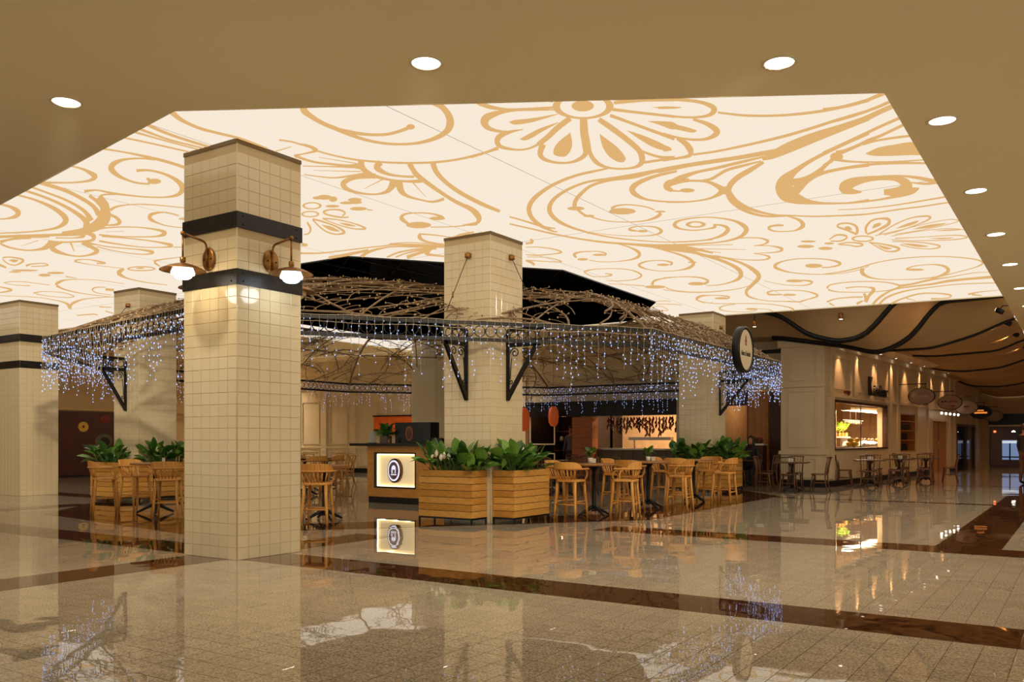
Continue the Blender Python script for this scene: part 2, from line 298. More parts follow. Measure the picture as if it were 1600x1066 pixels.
# ---- the print, traced onto the ceiling plane
def onceil(px, py):
    d = (H - CAMZ) * FPX / (HOR - py); l = d * (px - CX) / FPX
    return (FV[0] * d + RV[0] * l, FV[1] * d + RV[1] * l)
ZO = {1: (0, 160), 2: (0, 320), 3: (440, 140), 4: (440, 280), 5: (740, 140), 6: (800, 290), 7: (1040, 130), 8: (1290, 130), 9: (1040, 300), 0: (1290, 300)}
ART = """5 e880,137 90,45|r883,140 247,104 187,87|s640,150,20 430,162,20 270,165,20 130,145,34 60,110,46 20,75,60|s640,98,24 540,85,20 430,72,16|s650,168,10 500,170,14 340,172,18 220,187,34 115,225,60 88,265,66 115,312,40 190,338,24 280,345,18 400,325,8|p285,268 330,250 430,240 540,225 690,200 520,255 420,278 330,287|s400,325,6 300,345,24 215,378,44 190,425,44 225,467,30 350,490,16 450,478,16 530,440,22|p370,405 440,365 540,315 690,268 560,340 470,395 410,415|s520,450,40 600,385,44 680,310,46 780,235,44|s560,445,50 537,520,44 570,565,30 660,592,20 760,594,18 840,572,28 900,525,40 905,450,60 892,350,66 886,235,60|p780,350 795,430 785,490 745,540 700,545 650,530 645,490 680,430|s1010,245,40 1120,320,45 1240,410,45 1330,490,45 1358,550,50 1350,600,40 1290,633,20 1180,643,16 1070,630,20 990,590,35 940,520,35 918,430,45 900,330,40|p1015,360 1090,415 1160,470 1215,535 1225,570 1200,590 1150,582 1080,530 1035,450|s1100,212,26 1300,285,24 1450,340,26 1620,402,28|p1230,330 1370,375 1500,430 1590,480 1595,495 1540,497 1440,465 1330,400|s1330,490,20 1420,525,20 1520,550,22 1620,548,20|s1375,592,22 1500,573,20 1620,557,20|s1120,165,26 1330,190,22 1620,222,22|p1400,258 1600,265 1650,310 1600,325 1500,290|s1130,112,26 1300,98,22 1400,92,20 1620,88,24|p1430,150 1540,140 1680,146 1600,160|s1010,45,30 1080,65,30 1180,85,24 1300,75,24 1400,50,30 1440,32,20|s-20,548,22 100,510,20 200,475,30
5 s1080,640,14 960,665,20 850,690,22 720,735,24 600,795,28 500,870,35 455,930,38 448,990,38 480,1050,34 550,1105,28 640,1145,14 680,1150,6|s1640,635,30 1450,665,30 1250,700,26 1100,722,22 950,742,18 850,770,20 740,820,24 650,885,30 612,950,38 625,1010,36 690,1068,28 790,1115,20 920,1155,15|s1500,660,10 1300,710,20 1100,735,20 950,778,24 860,850,30 818,910,34 815,965,34|e825,962 70,16|s840,975,20 880,1005,20 910,1020,14|e930,1022 45,10|s1640,662,18 1470,700,26 1340,750,36 1280,800,48 1300,845,40 1380,885,20 1480,902,14 1600,908,12 1720,908,12|s1640,740,40 1570,760,50 1555,790,46 1600,818,30
6 s600,380,14 780,417,12 960,440,10 1200,457,8 1400,458,6 1620,440,6|s610,245,12 700,275,10 800,292,8 950,297,8 1080,285,12 1170,255,24 1200,225,30|e1195,213 45,8|s1150,200,12 1080,175,10 950,158,10 850,165,14 800,190,26|e890,210 108,26|e1055,370 45,10|s1010,370,12 945,358,18 980,337,10 1070,330,8 1160,340,14 1205,368,26 1170,395,14 1080,408,8 950,410,6 800,400,5 620,378,4|s-20,312,12 150,350,12 300,385,14 420,410,14 560,435,14 750,460,16 950,475,18 1150,490,30 1300,495,38 1450,510,26 1620,545,14|s-20,255,12 120,295,14 250,335,16 350,350,10|s850,472,8 950,502,12 1020,540,26 1020,575,24 960,600,12 850,615,6 720,618,6 620,605,6|e570,598 45,10|s520,585,14 502,560,24 540,541,12 620,535,8 700,535,8 758,552,14 740,568,12|e700,562 50,9|s1100,492,10 1250,530,12 1380,570,18 1460,620,26 1440,660,24 1350,685,8 1230,693,6 1100,680,8 1025,650,20 1050,625,14 1120,610,8 1220,608,8 1290,625,16 1275,645,14|e1220,642 50,10|e1455,622 38,6|s580,700,16 620,685,10 700,675,6 850,673,6 960,685,8 1030,712,14 1040,735,14 980,762,8 850,772,6 760,770,5|s585,705,10 650,735,6 730,737,6 795,728,12 800,718,10 750,712,8|e1155,820 85,13|s1130,805,26 1150,770,16 1250,748,8 1400,737,6 1520,745,10 1580,770,18 1560,788,14|e1490,793 70,12|s1240,825,10 1300,845,6 1430,860,5 1620,862,5|s1070,812,8 900,800,5 780,795,4|s1480,915,12 1520,890,8 1620,888,6|s1480,920,10 1540,945,6 1620,948,5|s110,500,6 220,500,8 330,515,10 400,540,14 330,555,8 200,565,10 110,560,6|s120,580,6 250,580,6 340,595,8 400,618,10 280,615,6 110,605,10|s150,435,20 165,460,20 110,470,16|s110,610,8 160,625,20 180,645,20|s1150,940,4 1220,932,5 1280,938,6|s1160,958,5 1300,960,6 1370,966,5|s1120,985,5 1200,975,5 1260,1010,6 1180,1005,4
7 s1640,285,40 1400,370,60 1200,440,80 1000,520,85 860,585,60 780,618,20|s1640,225,22 1400,295,22 1200,360,24 1000,420,24 800,470,22 600,515,20 400,555,18 220,580,18|s1640,140,30 1450,190,26 1250,230,24 1050,255,22 850,267,20 650,265,20 500,250,18 420,240,16|s900,550,40 600,602,34 400,632,34 200,662,34 0,700,38 -60,712,36|s800,595,14 600,642,24 400,690,24 250,722,24 120,768,44 25,822,44 15,848,30 60,870,16 130,875,10|e175,868 60,17|s770,632,12 620,670,22 500,702,24 430,740,24 370,775,22 300,790,20|s190,785,30 100,792,40|s40,815,36 120,798,26 200,790,18 330,797,22 420,835,36 455,870,50 400,915,24 300,945,14 150,962,12 0,962,12|e478,868 42,32|s790,640,24 680,705,40 580,765,44 518,830,46 508,900,46 550,970,36 650,1035,26 800,1075,18 1000,1072,12|s-10,133,26 150,140,26 280,157,28 370,190,40 390,225,48 340,265,26 200,280,18 -20,265,18|p-60,196 20,195 70,205 0,212 -60,210|s220,295,20 330,330,34 405,378,50 408,412,46 340,450,26 240,460,20 110,445,18 -20,410,18|p-20,318 120,345 235,378 248,392 210,402 100,380 -20,348|s90,450,20 160,490,44 200,545,50 190,588,30 100,608,20 -20,627,18|p-20,500 30,518 45,535 20,552 -20,552|s1640,408,26 1450,492,26 1300,562,28 1150,642,32 1040,718,50 970,785,100 955,840,140 985,895,140 1070,940,80 1180,965,34 1350,975,14 1500,967,14 1640,945,16|s985,800,50 1070,800,60 1150,772,50 1230,722,42 1310,650,28 1370,600,40|e1375,598 48,35|s1390,575,28 1500,532,24 1640,466,24|s1380,620,24 1450,635,14 1640,645,12|s1050,880,60 1080,830,80 1130,790,60 1200,752,40 1300,720,26 1450,690,22 1640,668,20
8 s290,880,14 220,878,44 150,850,90 210,808,80 320,780,50 450,768,38 570,775,44 640,808,76 655,850,84 570,880,70 470,882,44|s755,850,10 700,872,50 600,908,32 450,940,16 300,960,16 150,972,14 0,970,14|s450,757,20 600,752,16 750,768,26 850,790,34 920,803,40|s690,805,10 800,815,20 910,808,14|s-20,217,24 150,195,24 300,155,26 400,115,30 500,75,36|s-20,335,20 200,275,22 400,205,24 540,145,26|s-20,417,60 150,355,56 300,300,46 450,230,40 570,178,40|s-20,568,24 150,490,24 300,420,24 450,350,24 620,275,24|s90,575,60 150,550,26 250,510,24 350,465,30 450,425,24 660,325,24|s300,500,16 400,470,18 550,445,20 720,425,20|p320,572 420,525 550,500 720,482 800,575 650,585 480,592 370,588|s130,625,16 220,635,12 400,640,12 600,635,12 830,620,10|s-20,725,26 150,690,24 350,660,20 600,648,20 850,650,16|e90,597 52,32|s-20,672,22 50,628,30|s100,1025,6 300,1015,8 500,995,10 700,965,12 1000,915,14|s0,1075,12 300,1063,12 600,1020,12 800,995,12 1030,958,12
9 s505,0,46 560,72,40 650,127,30 760,165,22 880,188,14 1000,193,12 1250,200,12 1620,183,12|s0,408,8 200,400,8 350,385,10 450,355,24 500,315,34 490,287,26 440,270,14 385,268,14|s385,268,14 400,285,20 340,300,10 230,312,10 120,300,14 72,270,32 110,235,16 250,210,10 400,210,10 550,235,18 635,280,36 648,320,38 590,370,22 450,405,12 250,422,12 0,432,14|r243,265 82,26 48,15|s-30,446,40 100,450,14|s100,436,6 300,432,6 540,427,6|s100,455,8 350,462,6 650,467,4|s100,465,10 300,480,8 450,492,4|s540,380,10 650,372,8 760,375,10 825,398,22 790,425,10 710,436,4|s710,436,6 850,438,8 940,462,22 890,488,10 710,498,4|s710,498,6 800,512,10 838,530,20 800,548,10 700,552,8 560,542,6 400,515,6|s-30,455,30 200,485,24 300,510,24 420,545,24 530,590,26 600,640,36 600,690,32 540,725,14 430,752,8 330,757,6|s330,515,16 480,535,16 620,580,20 720,640,36 752,690,36 700,750,28 652,800,26 665,840,18 740,868,8 850,882,6 980,885,8|s700,750,6 600,780,6 430,803,8 250,812,8 100,805,6 -20,790,6|e250,742 70,14|s310,745,20 343,722,20 300,700,8 200,687,8 80,688,6 -20,695,6|s250,865,14 300,843,8 400,836,6 500,845,12 512,858,10 480,866,10|e450,860 55,9|s245,868,12 300,890,6 420,903,6 600,902,6 800,905,6 960,925,8 1030,948,14 1020,964,8|s430,942,16 470,920,8 560,908,6|s432,945,14 480,962,6 620,970,5 720,960,6 740,950,6|e695,946 50,8|s740,945,4 830,950,6 870,972,10|s825,295,22 860,277,16 950,272,14|e910,272 45,9|s825,295,20 870,318,12 960,322,8 1050,312,12 1108,275,36 1080,232,24 1000,203,10 930,190,8|s1640,600,6 1580,625,6 1450,655,6 1300,667,6 1150,665,8 1000,650,10 900,620,22 882,597,26 930,567,12 1040,545,8 1180,540,8 1320,550,10 1405,575,22 1390,595,14 1320,610,10 1260,612,10|e1195,598 70,17|e1040,720 70,12|s1100,715,10 1168,722,16 1178,738,14 1120,755,8 1000,755,6 900,742,5 790,718,4|e1000,832 55,9|s940,830,10 845,830,14 822,815,16 870,800,8 1000,795,6 1130,803,8 1215,828,16 1218,846,14 1150,868,8 1100,882,14 1080,888,10 980,885,10|e1150,402 62,9|e1130,442 70,13|e1290,458 58,13|e1320,418 40,9
0 r300,380 92,27 72,16|s250,345,18 170,310,16 100,285,16 110,262,14 180,255,14 240,275,20 256,310,24 250,345,20|p150,285 190,280 215,310 170,305|s330,340,16 325,290,20 370,235,16 440,218,14 508,225,26 503,265,26 420,310,18 335,345,14|p375,300 390,265 440,252 440,275|s430,345,12 550,270,10 680,215,10 800,198,14 846,210,16 780,250,10 600,315,8 470,350,8|p560,300 650,260 750,232 720,260 640,285|s400,355,8 600,310,6 850,250,6 1000,225,6 1072,235,8 1000,262,6 800,305,6 560,345,6|p700,305 820,270 980,255 850,290|s530,360,6 750,320,6 1000,298,6 1150,312,6|p860,318 1000,305 1130,305 1000,316|s560,378,8 800,365,6 1050,352,8 1145,368,10 1000,390,8 700,395,6 530,388,6|p820,378 950,372 1040,372 950,384|s540,402,8 700,405,8 850,420,10 925,442,14 850,462,8 700,452,8 600,428,8|p600,418 700,420 830,440 740,446|s350,410,12 470,425,12 588,455,20 570,478,16 500,482,10 440,460,10 360,412,8|p400,425 470,440 535,458 480,465|s100,425,10 180,410,10 280,418,14 298,432,14 250,442,12 190,432,10 110,428,10|s30,385,10 90,350,14 160,355,16 168,375,14 120,398,12 40,398,10
0 s-20,666,8 100,650,8 200,630,10 300,605,12 420,570,8 600,540,8 800,525,8 1000,525,8 1200,545,10 1268,575,16 1200,612,8 1000,665,8 850,700,10|s300,620,32 295,655,32 350,690,16 450,707,8 600,710,6 750,705,8 900,685,10 980,650,26 985,622,26 940,597,16 850,588,8 720,600,8 650,625,14|e720,630 75,9|s600,760,20 700,745,16 850,710,16 1000,690,8 1200,655,6 1360,650,4|s380,910,20 440,850,20 550,790,12 700,765,12 860,745,16 1000,720,20 1200,700,20 1390,685,26|s430,910,20 500,850,16 650,800,12 860,770,8 1100,745,8 1420,735,8|s10,780,18 40,752,10 150,733,8 300,725,8 450,728,8 560,745,12 598,765,18 560,785,16 480,800,8 300,812,6 100,808,8 20,790,14|s160,778,10 250,768,8 350,772,10 388,790,32 350,840,24 320,890,34|s310,820,20 335,880,34|s10,890,14 80,865,10 200,852,10 300,850,12|s30,900,14 70,920,8|s250,905,20 300,880,14|s530,905,16 600,870,14 750,825,12 900,820,10 1008,835,14 980,858,8 850,865,14|s1150,828,16 1250,808,8 1400,795,4|s1180,830,14 1260,838,8|s650,860,10 730,880,4
3 s180,120,60 180,170,56 230,215,42 330,275,34 450,325,34 560,370,30 680,410,24 820,437,22 960,445,20 1100,435,24 1230,400,34 1320,350,46 1358,290,62 1350,220,56 1300,150,46 1230,105,56 1180,80,60|s470,330,30 600,355,28 720,368,24 850,365,24 950,340,26 1020,315,30|e1040,305 35,22|e547,118 38,20|s1530,75,40 1620,120,50|s-20,410,14 80,425,14 150,445,14 230,465,24 285,498,24|s120,440,10 200,450,12 260,480,30 278,497,24 180,522,12 100,537,20|s-60,505,10 80,465,6|s290,500,14 420,535,14 600,570,16 800,588,16 1000,596,18 1200,592,18 1350,578,18 1480,555,20 1620,520,22|s110,540,24 250,585,18 400,605,18 550,620,26 650,620,60|s170,620,8 400,625,10 620,630,20|s300,550,4 620,602,8|s260,655,4 640,665,8|s180,688,8 300,705,10 420,715,12 550,702,20 680,690,40|s640,575,50 655,640,46 730,692,32 850,727,20 980,742,18 1110,742,30 1150,725,26|s800,590,50 768,632,50 850,682,26 960,702,18 1070,707,20|s1030,600,44 1060,650,40 1090,690,42 1160,745,36 1280,830,30 1400,905,30 1520,965,34 1585,1025,46 1590,1060,34|s1220,595,46 1250,670,40 1330,755,34 1450,840,34 1620,928,32 1760,985,24|s760,700,40 600,715,26 512,745,42 500,780,42 560,820,26 680,845,16 780,845,16 860,818,36 910,745,72|s945,735,60 960,810,52 1010,860,26 1120,892,14 1220,908,18 1310,885,24|s820,725,10 665,803,4|s1060,755,10 1165,870,3
4 s1480,215,28 1560,262,36 1592,315,42 1575,355,26 1500,370,18|e1105,373 102,26|s1020,362,20 968,320,34 990,287,18 1080,275,10 1200,280,12 1290,305,20 1305,325,16|e1255,320 65,14|s1200,390,8 1350,388,8 1480,378,10|e1520,372 60,8|e345,150 60,20|e290,155 40,13|e415,165 34,22|e530,195 60,12|e590,170 55,16|e600,190 50,14|e410,222 56,11|e620,242 70,15|s690,250,12 735,253,6|r245,218 78,30 58,20|r230,285 74,26 56,16|s540,310,10 470,310,14 370,290,14 340,267,18 390,250,12 470,252,14 512,275,14 490,300,12|s330,320,12 450,330,10 580,360,10 678,400,16 600,405,10 500,385,10 400,350,8 330,322,8|p460,355 530,360 600,382 530,380|s250,325,14 330,345,14 440,385,14 506,430,22 450,448,12 370,430,12 310,390,12 250,330,12|p320,370 400,385 470,425 390,415|s205,350,14 233,400,18 220,440,12 180,450,10|s160,530,30 210,535,20|s140,600,16 300,600,12 450,585,10 650,560,10 830,540,10 950,530,14 1360,536,10|s870,525,10 1000,515,8 1150,518,8 1360,532,14|s640,630,30 700,590,24 800,562,16 900,547,12 1100,545,20 1360,550,16|s380,640,30 550,607,24 700,575,20|s850,632,14 950,592,14 1100,567,14 1250,556,14|s920,632,12 1000,602,12 1120,577,12 1250,562,14|s1010,632,30 1100,602,24 1180,577,26|s1210,558,24 1170,592,42 1200,612,20 1360,630,12|s1120,440,16 1112,470,32 1150,500,18 1250,520,10 1360,530,8|s1120,445,12 1250,455,10 1370,470,8 1450,450,20 1550,430,12|s1600,430,8 1750,440,8
1 s1360,60,50 1440,130,36 1520,175,26 1620,216,24 1750,250,22 1950,300,20 2160,380,18|s1160,170,30 1300,235,24 1450,290,22 1650,352,20 1900,420,14|s1100,207,24 1250,265,18 1400,315,16 1650,375,12|s1040,230,20 1250,290,14 1450,345,12 1650,395,12|s960,280,16 1200,330,14 1400,375,14 1600,420,12|s780,370,16 1000,405,14 1150,435,20 1300,470,24 1450,515,24 1600,575,24|s1250,465,16 1130,455,14 1000,465,20 920,497,42 898,540,48 950,592,32 1030,630,18 1120,655,16 1210,660,16|e1245,640 55,22|e1195,622 16,12|s1100,555,24 1200,552,18 1320,580,20 1420,630,32 1472,690,48 1440,745,30 1340,768,14 1200,768,12 1050,755,14 900,735,18 780,712,12 680,722,26|s540,510,12 660,540,18 740,580,36 765,605,42 720,635,22 600,650,14 470,652,14 340,650,20|s290,642,30 420,680,30 540,720,30 660,780,30 750,840,32 800,910,50|s235,680,16 400,740,16 550,800,20 680,880,30 735,960,50|s180,708,20 350,765,20 500,830,24 620,900,32 690,960,44 700,1010,60|s120,745,16 280,790,18 420,850,30 505,910,42 530,960,46 470,1010,24 350,1035,14 200,1050,12 -20,1060,10|s-20,820,16 80,845,24 145,885,42 130,920,34 60,940,14 -20,945,12|s720,755,26 780,800,30 835,850,60 845,900,100 825,960,100 750,1012,76 650,1042,44 500,1056,20|s800,765,50 850,830,54 868,890,40|s800,770,20 830,750,14 930,745,12 1000,750,8|s890,872,26 940,845,16 1050,828,10 1200,828,10 1400,845,8 1600,866,8|s880,905,20 940,935,26 965,970,32 930,990,18 820,995,10|e1490,943 50,10|s1440,915,10 1330,890,10 1225,905,26 1210,940,32 1270,975,14 1380,1005,8 1600,1022,8
2 s740,210,14 850,190,12 1000,182,10 1150,188,10 1290,210,20 1328,235,36 1260,258,14 1100,262,10 950,258,10 800,245,14|s850,220,4 1000,218,4|s720,215,50 650,232,40 500,245,24 300,250,20 -20,262,24|s-20,302,16 200,265,20 400,260,16|s700,230,26 755,255,36 740,290,24 640,300,14 500,305,14 400,300,20|s450,270,10 600,270,10 675,255,26 660,230,20|s820,258,10 1050,275,10 1250,300,12 1385,330,26 1330,345,10 1150,345,8 950,320,12 800,295,16|s690,308,30 780,325,10 900,345,10 1100,362,10 1200,375,20 1235,388,20 1180,402,10 1050,395,8 900,370,8 780,340,8|s660,308,30 760,355,30 782,380,36 730,405,18 650,418,12 560,410,14 460,380,32 420,350,42 440,325,34 500,305,20|s410,295,34 380,340,42 320,362,20 220,370,12 110,355,14 30,330,16 10,310,12 100,285,8 250,275,8|s570,310,16 600,380,6|s310,290,6 170,335,3|s1400,345,8 1600,345,8|s20,430,12 80,425,10 170,440,16 184,460,18 120,490,10 60,475,10 20,440,10|p70,450 100,442 150,450 115,468|s210,495,20 260,480,10 350,475,8 388,490,10 320,498,8 250,500,8|e200,532 110,8|e120,545 50,6|e360,570 50,12|e450,552 70,10|s-20,478,20 50,510,16|s530,580,10 620,595,4|s600,455,14 640,445,10 720,445,8 820,465,14 848,475,12 780,475,10|s600,460,12 700,480,6 850,500,5 1000,517,5|r1140,518 116,21 96,11|e1130,515 35,6|s1000,520,20 958,550,36 990,580,20 1060,605,10 1200,632,8 1350,650,5|s450,650,20 470,630,24 530,610,10 650,605,5 800,612,5 1000,640,5|s455,655,20 520,685,12 620,710,8 750,730,6 920,748,5|s920,690,20 850,685,20|s740,690,14 770,670,10 850,668,6|s745,695,10 790,715,6 900,730,5|s30,630,8 100,622,6 200,625,6 400,650,5|s40,635,6 120,650,5 240,656,8|s270,715,12 350,702,6 500,710,6 598,740,8 540,750,6 400,740,5 290,722,8|s-20,662,8 70,680,14 88,695,16 -20,714,8|s-20,735,5 300,750,5 500,785,10 560,820,30 560,842,26|s900,745,6 700,760,8 600,790,20 570,815,20|s1240,460,20 1300,445,10 1500,420,6|s1245,470,20 1290,500,10|s800,825,10 900,830,6|s620,895,8 750,885,10 790,892,6|s850,860,10 920,880,8"""
pr = MB()
def toC(z, x, y): return onceil(ZO[z][0] + x * .19375, ZO[z][1] + y * .19375)
PZ = H + .006
lay = 0
for line in ART.strip().split('\n'):
    z = int(line[0]); 
    for item in line[2:].split('|'):
        kind = item[0]; q = [[float(t) for t in p.split(',')] for p in item[1:].split()]
        lay += 1; zz = PZ - (lay % 40) * .00004
        if kind == 's':                                    # stroke with varying width
            c = crom([tuple(p) for p in q], 5); L = []; R_ = []
            for i, p in enumerate(c):
                a, b = c[max(i - 1, 0)], c[min(i + 1, len(c) - 1)]
                dx, dy = b[0] - a[0], b[1] - a[1]; n_ = math.hypot(dx, dy) or 1; wv = max(p[2], 3) / 2
                L.append(toC(z, p[0] - dy / n_ * wv, p[1] + dx / n_ * wv)); R_.append(toC(z, p[0] + dy / n_ * wv, p[1] - dx / n_ * wv))
            k = len(c); pr.add([(p[0], p[1], zz) for p in L + R_], [(i, i + 1, k + i + 1, k + i) for i in range(k - 1)])
        elif kind == 'e':                                  # filled ellipse
            (x, y), (rx, ry) = q; pts = [toC(z, x + rx * math.cos(t * PI / 12), y + ry * math.sin(t * PI / 12)) for t in range(24)]
            pr.add([(p[0], p[1], zz) for p in pts], [tuple(range(24))])
        elif kind == 'r':                                  # ring
            (x, y), (rx, ry), (sx, sy) = q
            pts = [toC(z, x + (rx if k_ == 0 else sx) * math.cos(t * PI / 16), y + (ry if k_ == 0 else sy) * math.sin(t * PI / 16)) for k_ in (0, 1) for t in range(32)]
            pr.add([(p[0], p[1], zz) for p in pts], [(t, (t + 1) % 32, 32 + (t + 1) % 32, 32 + t) for t in range(32)])
        else:                                              # filled drop
            c = crom([tuple(p) for p in q + [q[0]]], 4)[:-1]; pts = [toC(z, p[0], p[1]) for p in c]
            pr.add([(p[0], p[1], zz) for p in pts], [tuple(range(len(pts)))])
pr.build('printed_scrolls', 'print', lbox)

# ---- recessed downlights
dl = thing('downlight', '', 'downlight', (0, 0, H - .01))
MB().lathe([(.15, 0), (.15, -.008), (.125, -.008), (.122, .03)], 24, cap=False).build('ring', 'trim', dl, True)
MB().lathe([(.0001, -.003), (.122, -.003)], 24).build('lens', 'glow', dl)
DLP = [(-8.15, 4.58, 'recessed downlight at the far left of the brown soffit'), (-4.73, 5.81, 'recessed downlight above the large flower print, left of two along the front soffit'),
       (-2.2, 7.48, 'recessed downlight near the front right corner of the luminous ceiling'), (-1.22, 9.74, 'largest downlight of the receding row on the right soffit'),
       (-1.2, 12.73, 'second downlight of the receding row on the right soffit'), (-1.19, 15.59, 'third downlight of the receding row on the right soffit'),
       (-1.18, 18.4, 'fourth downlight of the receding row on the right soffit'), (-1.18, 21.4, 'fifth downlight of the receding row, near the luminous ceiling corner'),
       (-1.18, 27.3, 'added downlight continuing right soffit row beyond the first spotlights'), (-1.18, 30.5, 'added downlight continuing right soffit row above the standing person'), (-1.18, 34.5, 'added downlight continuing right soffit row beyond the standing person'), (-1.18, 39, 'added downlight continuing right soffit row deep in the corridor'), (-1.18, 43.5, 'last added downlight continuing right soffit row in the corridor'),  # row carried on out of view, added to light the corridor
       (-18.5, 24.7, 'added downlight on back ceiling hidden beyond the planter column'), (-29.3, 24.7, 'added downlight on back ceiling hidden beyond the banded column'),  # unseen lamps added to brighten the back wall
       (-1.18, 24.3, 'sixth and smallest downlight of the receding row on the right soffit')]
AIM = {0: (-19.4, 10.7, 1.5, 4200), 1: (-9.6, 11.5, 1.2, 480), 2: (-8, 11.6, 1.4, 440), 3: (-7.3, 13.2, .8, 300), 4: (-7.2, 15.5, .8, 300), 5: (-7.2, 17.5, .8, 300), 6: (-7.6, 20.6, 1.2, 300)}
for i, (x, y, lb) in enumerate(DLP):
    al = bpy.data.lights.new('downlight_lamp', 'AREA'); al.shape = 'DISK'; al.size = .22; al.energy = 40 if y < 22 else (200 if x < -10 else 42); al.color = (1, .88, .68) if y < 26 or x < -10 else (1, .58, .28); al.spread = math.radians(130)
    ao = bpy.data.objects.new('downlight_lamp', al); C.objects.link(ao); ao.location = (x, y, H - .03)
    if i in AIM:                                          # extra spots added at these downlights to brighten restaurant and columns
        sl = bpy.data.lights.new('restaurant_fill_spot', 'SPOT'); sl.energy = AIM[i][3]; sl.color = (1, .88, .68); sl.spot_size = math.radians(62 if i else 34); sl.spot_blend = 1; sl.shadow_soft_size = .12
        so = bpy.data.objects.new('restaurant_fill_spot', sl); C.objects.link(so); so.location = (x, y, H - .03)
        so.rotation_euler = (Vector(AIM[i][:3]) - so.location).to_track_quat('-Z', 'Y').to_euler()
    if i == 0: dl.location = (x, y, H - .01); tag(dl, lb, None, 'soffit downlights')
    else: dup(dl, (x, y, H - .01), 0, lb, 'soffit downlights')

# ================================================================ COLUMNS
TW, TH = .15, .13
def tmesh(wd, ht, ch=.003, dp=.006):
    hx, hz = wd / 2 - .0015, ht / 2 - .0015
    return MB().add([(-hx,0,-hz),(hx,0,-hz),(hx,0,hz),(-hx,0,hz),(-hx,-dp+ch,-hz),(hx,-dp+ch,-hz),(hx,-dp+ch,hz),(-hx,-dp+ch,hz),
                     (-hx+ch,-dp,-hz+ch),(hx-ch,-dp,-hz+ch),(hx-ch,-dp,hz-ch),(-hx+ch,-dp,hz-ch)],
                    [(0,1,5,4),(1,2,6,5),(2,3,7,6),(3,0,4,7),(4,5,9,8),(5,6,10,9),(6,7,11,10),(7,4,8,11),(8,9,10,11)])
ctile = tmesh(TW, TH).mesh('wall_tile', 'tile')
rc = random.Random(11)
def column(x1, y0, label, banded=False, singles=0, wd=.9, zsingle=(0, 9)):
    """square tiled column; x1,y0 is the corner nearest the camera"""
    t = thing('tiled_column', label, 'column', (x1 - wd / 2, y0 + wd / 2, 0)); h = wd / 2
    MB().box(-h, h, -h, h, 0, H).build('core', 'grout', t)
    rows = int(H / TH); bb = [(3.60, 3.775), (2.985, 3.155)] if banded else []
    faces = [(0, (0, -1)), (PI / 2, (1, 0)), (PI, (0, 1)), (-PI / 2, (-1, 0))]
    cand = []; rest = MB(); base = tmesh(TW, TH)
    for fi, (rz, nn) in enumerate(faces):
        for r in range(rows + 1):
            zc = (r + .5) * TH
            if zc + TH / 2 > H: continue
            if any(b0 - .03 < zc < b1 + .03 for b0, b1 in bb): continue
            for c in range(6):
                u = (c - 2.5) * TW; lx, ly = (-nn[1] * u + nn[0] * h, nn[0] * u + nn[1] * h)
                if singles and fi < 2 and zsingle[0] <= zc <= zsingle[1]: cand.append((fi, zc, lx, ly, rz))
                else: rest.add([tuple(Matrix.Rotation(rz, 3, 'Z') @ Vector(p) + Vector((lx, ly, zc))) for p in base.v], base.f)
    for k, (fi, zc, lx, ly, rz) in enumerate(cand):
        if k % 2 == 0 or True:
            if singles > 0: inst('wall_tile', ctile, t, (lx, ly, zc), (rc.gauss(0, .002), 0, rz + rc.gauss(0, .002))); singles -= 1
            else: rest.add([tuple(Matrix.Rotation(rz, 3, 'Z') @ Vector(p) + Vector((lx, ly, zc))) for p in base.v], base.f)
    tag(rest.build('tiling', 'tile', t), kind='stuff')
    for sx, sy in ((1, -1), (-1, -1), (1, 1), (-1, 1)):     # rounded corner bead
        MB().tube([(sx * h, sy * h, 0), (sx * h, sy * h, H - .012)], .0085, 8).build('corner_bead', 'tile', t, True)
    cp = MB(); q = h + .012
    for sx, sy, ex, ey in ((-q, -q, q, -h), (-q, h, q, q), (-q, -h, -h, h), (h, -h, q, h)): cp.box(sx, ex, sy, ey, H - .035, H + .01)
    cp.build('top_collar', 'seam', t)
    for b0, b1 in bb:
        q = h + .02; bd = MB()
        bd.box(-q, q, -q, -h + .002, b0, b1).box(-q, q, h - .002, q, b0, b1).box(-q, -h + .002, -h, h, b0, b1).box(h - .002, q, -h, h, b0, b1)
        o = bd.build('steel_band', 'band', t, bev=.003)
        for rz, nn in faces[:2]:
            for u in (-.38, -.36, .36, .38):
                if abs(u) < .37: continue
                for z in (b0 + .04, b1 - .04):
                    MB().lathe([(.011, 0), (.009, .006), (.0001, .009)], 8).xf(Matrix.Translation((-nn[1]*u + nn[0]*q, nn[0]*u + nn[1]*q, z)) @ Matrix.Rotation(rz, 4, 'Z') @ Matrix.Rotation(PI/2, 4, 'X')).build('rivet', 'bmetal', o, True)
    return t
# tiles singled out: those that show largest (whole visible faces of the front column up to 300, likewise the canopy column)
colA = column(-7.65, 6.18, 'near cream tiled column with two dark bands and brass wall lamps', True, 300, zsingle=(0, 3.9))
colB = column(-7.75, 11.1, 'cream tiled column rising between two wooden planters at canopy corner', False, 300, zsingle=(.6, 4.5))
colC = column(-16.85, 11.05, 'cream tiled column behind the stools at the left canopy corner')
colD = column(-20.65, 10.5, 'cream tiled column with two dark bands at left edge of picture', True)
colE = column(-7.88, 21.1, 'cream tiled column beside the round hanging sign at right canopy corner')
colF = column(-16.85, 21.1, 'cream tiled column inside the restaurant behind the reception counter')

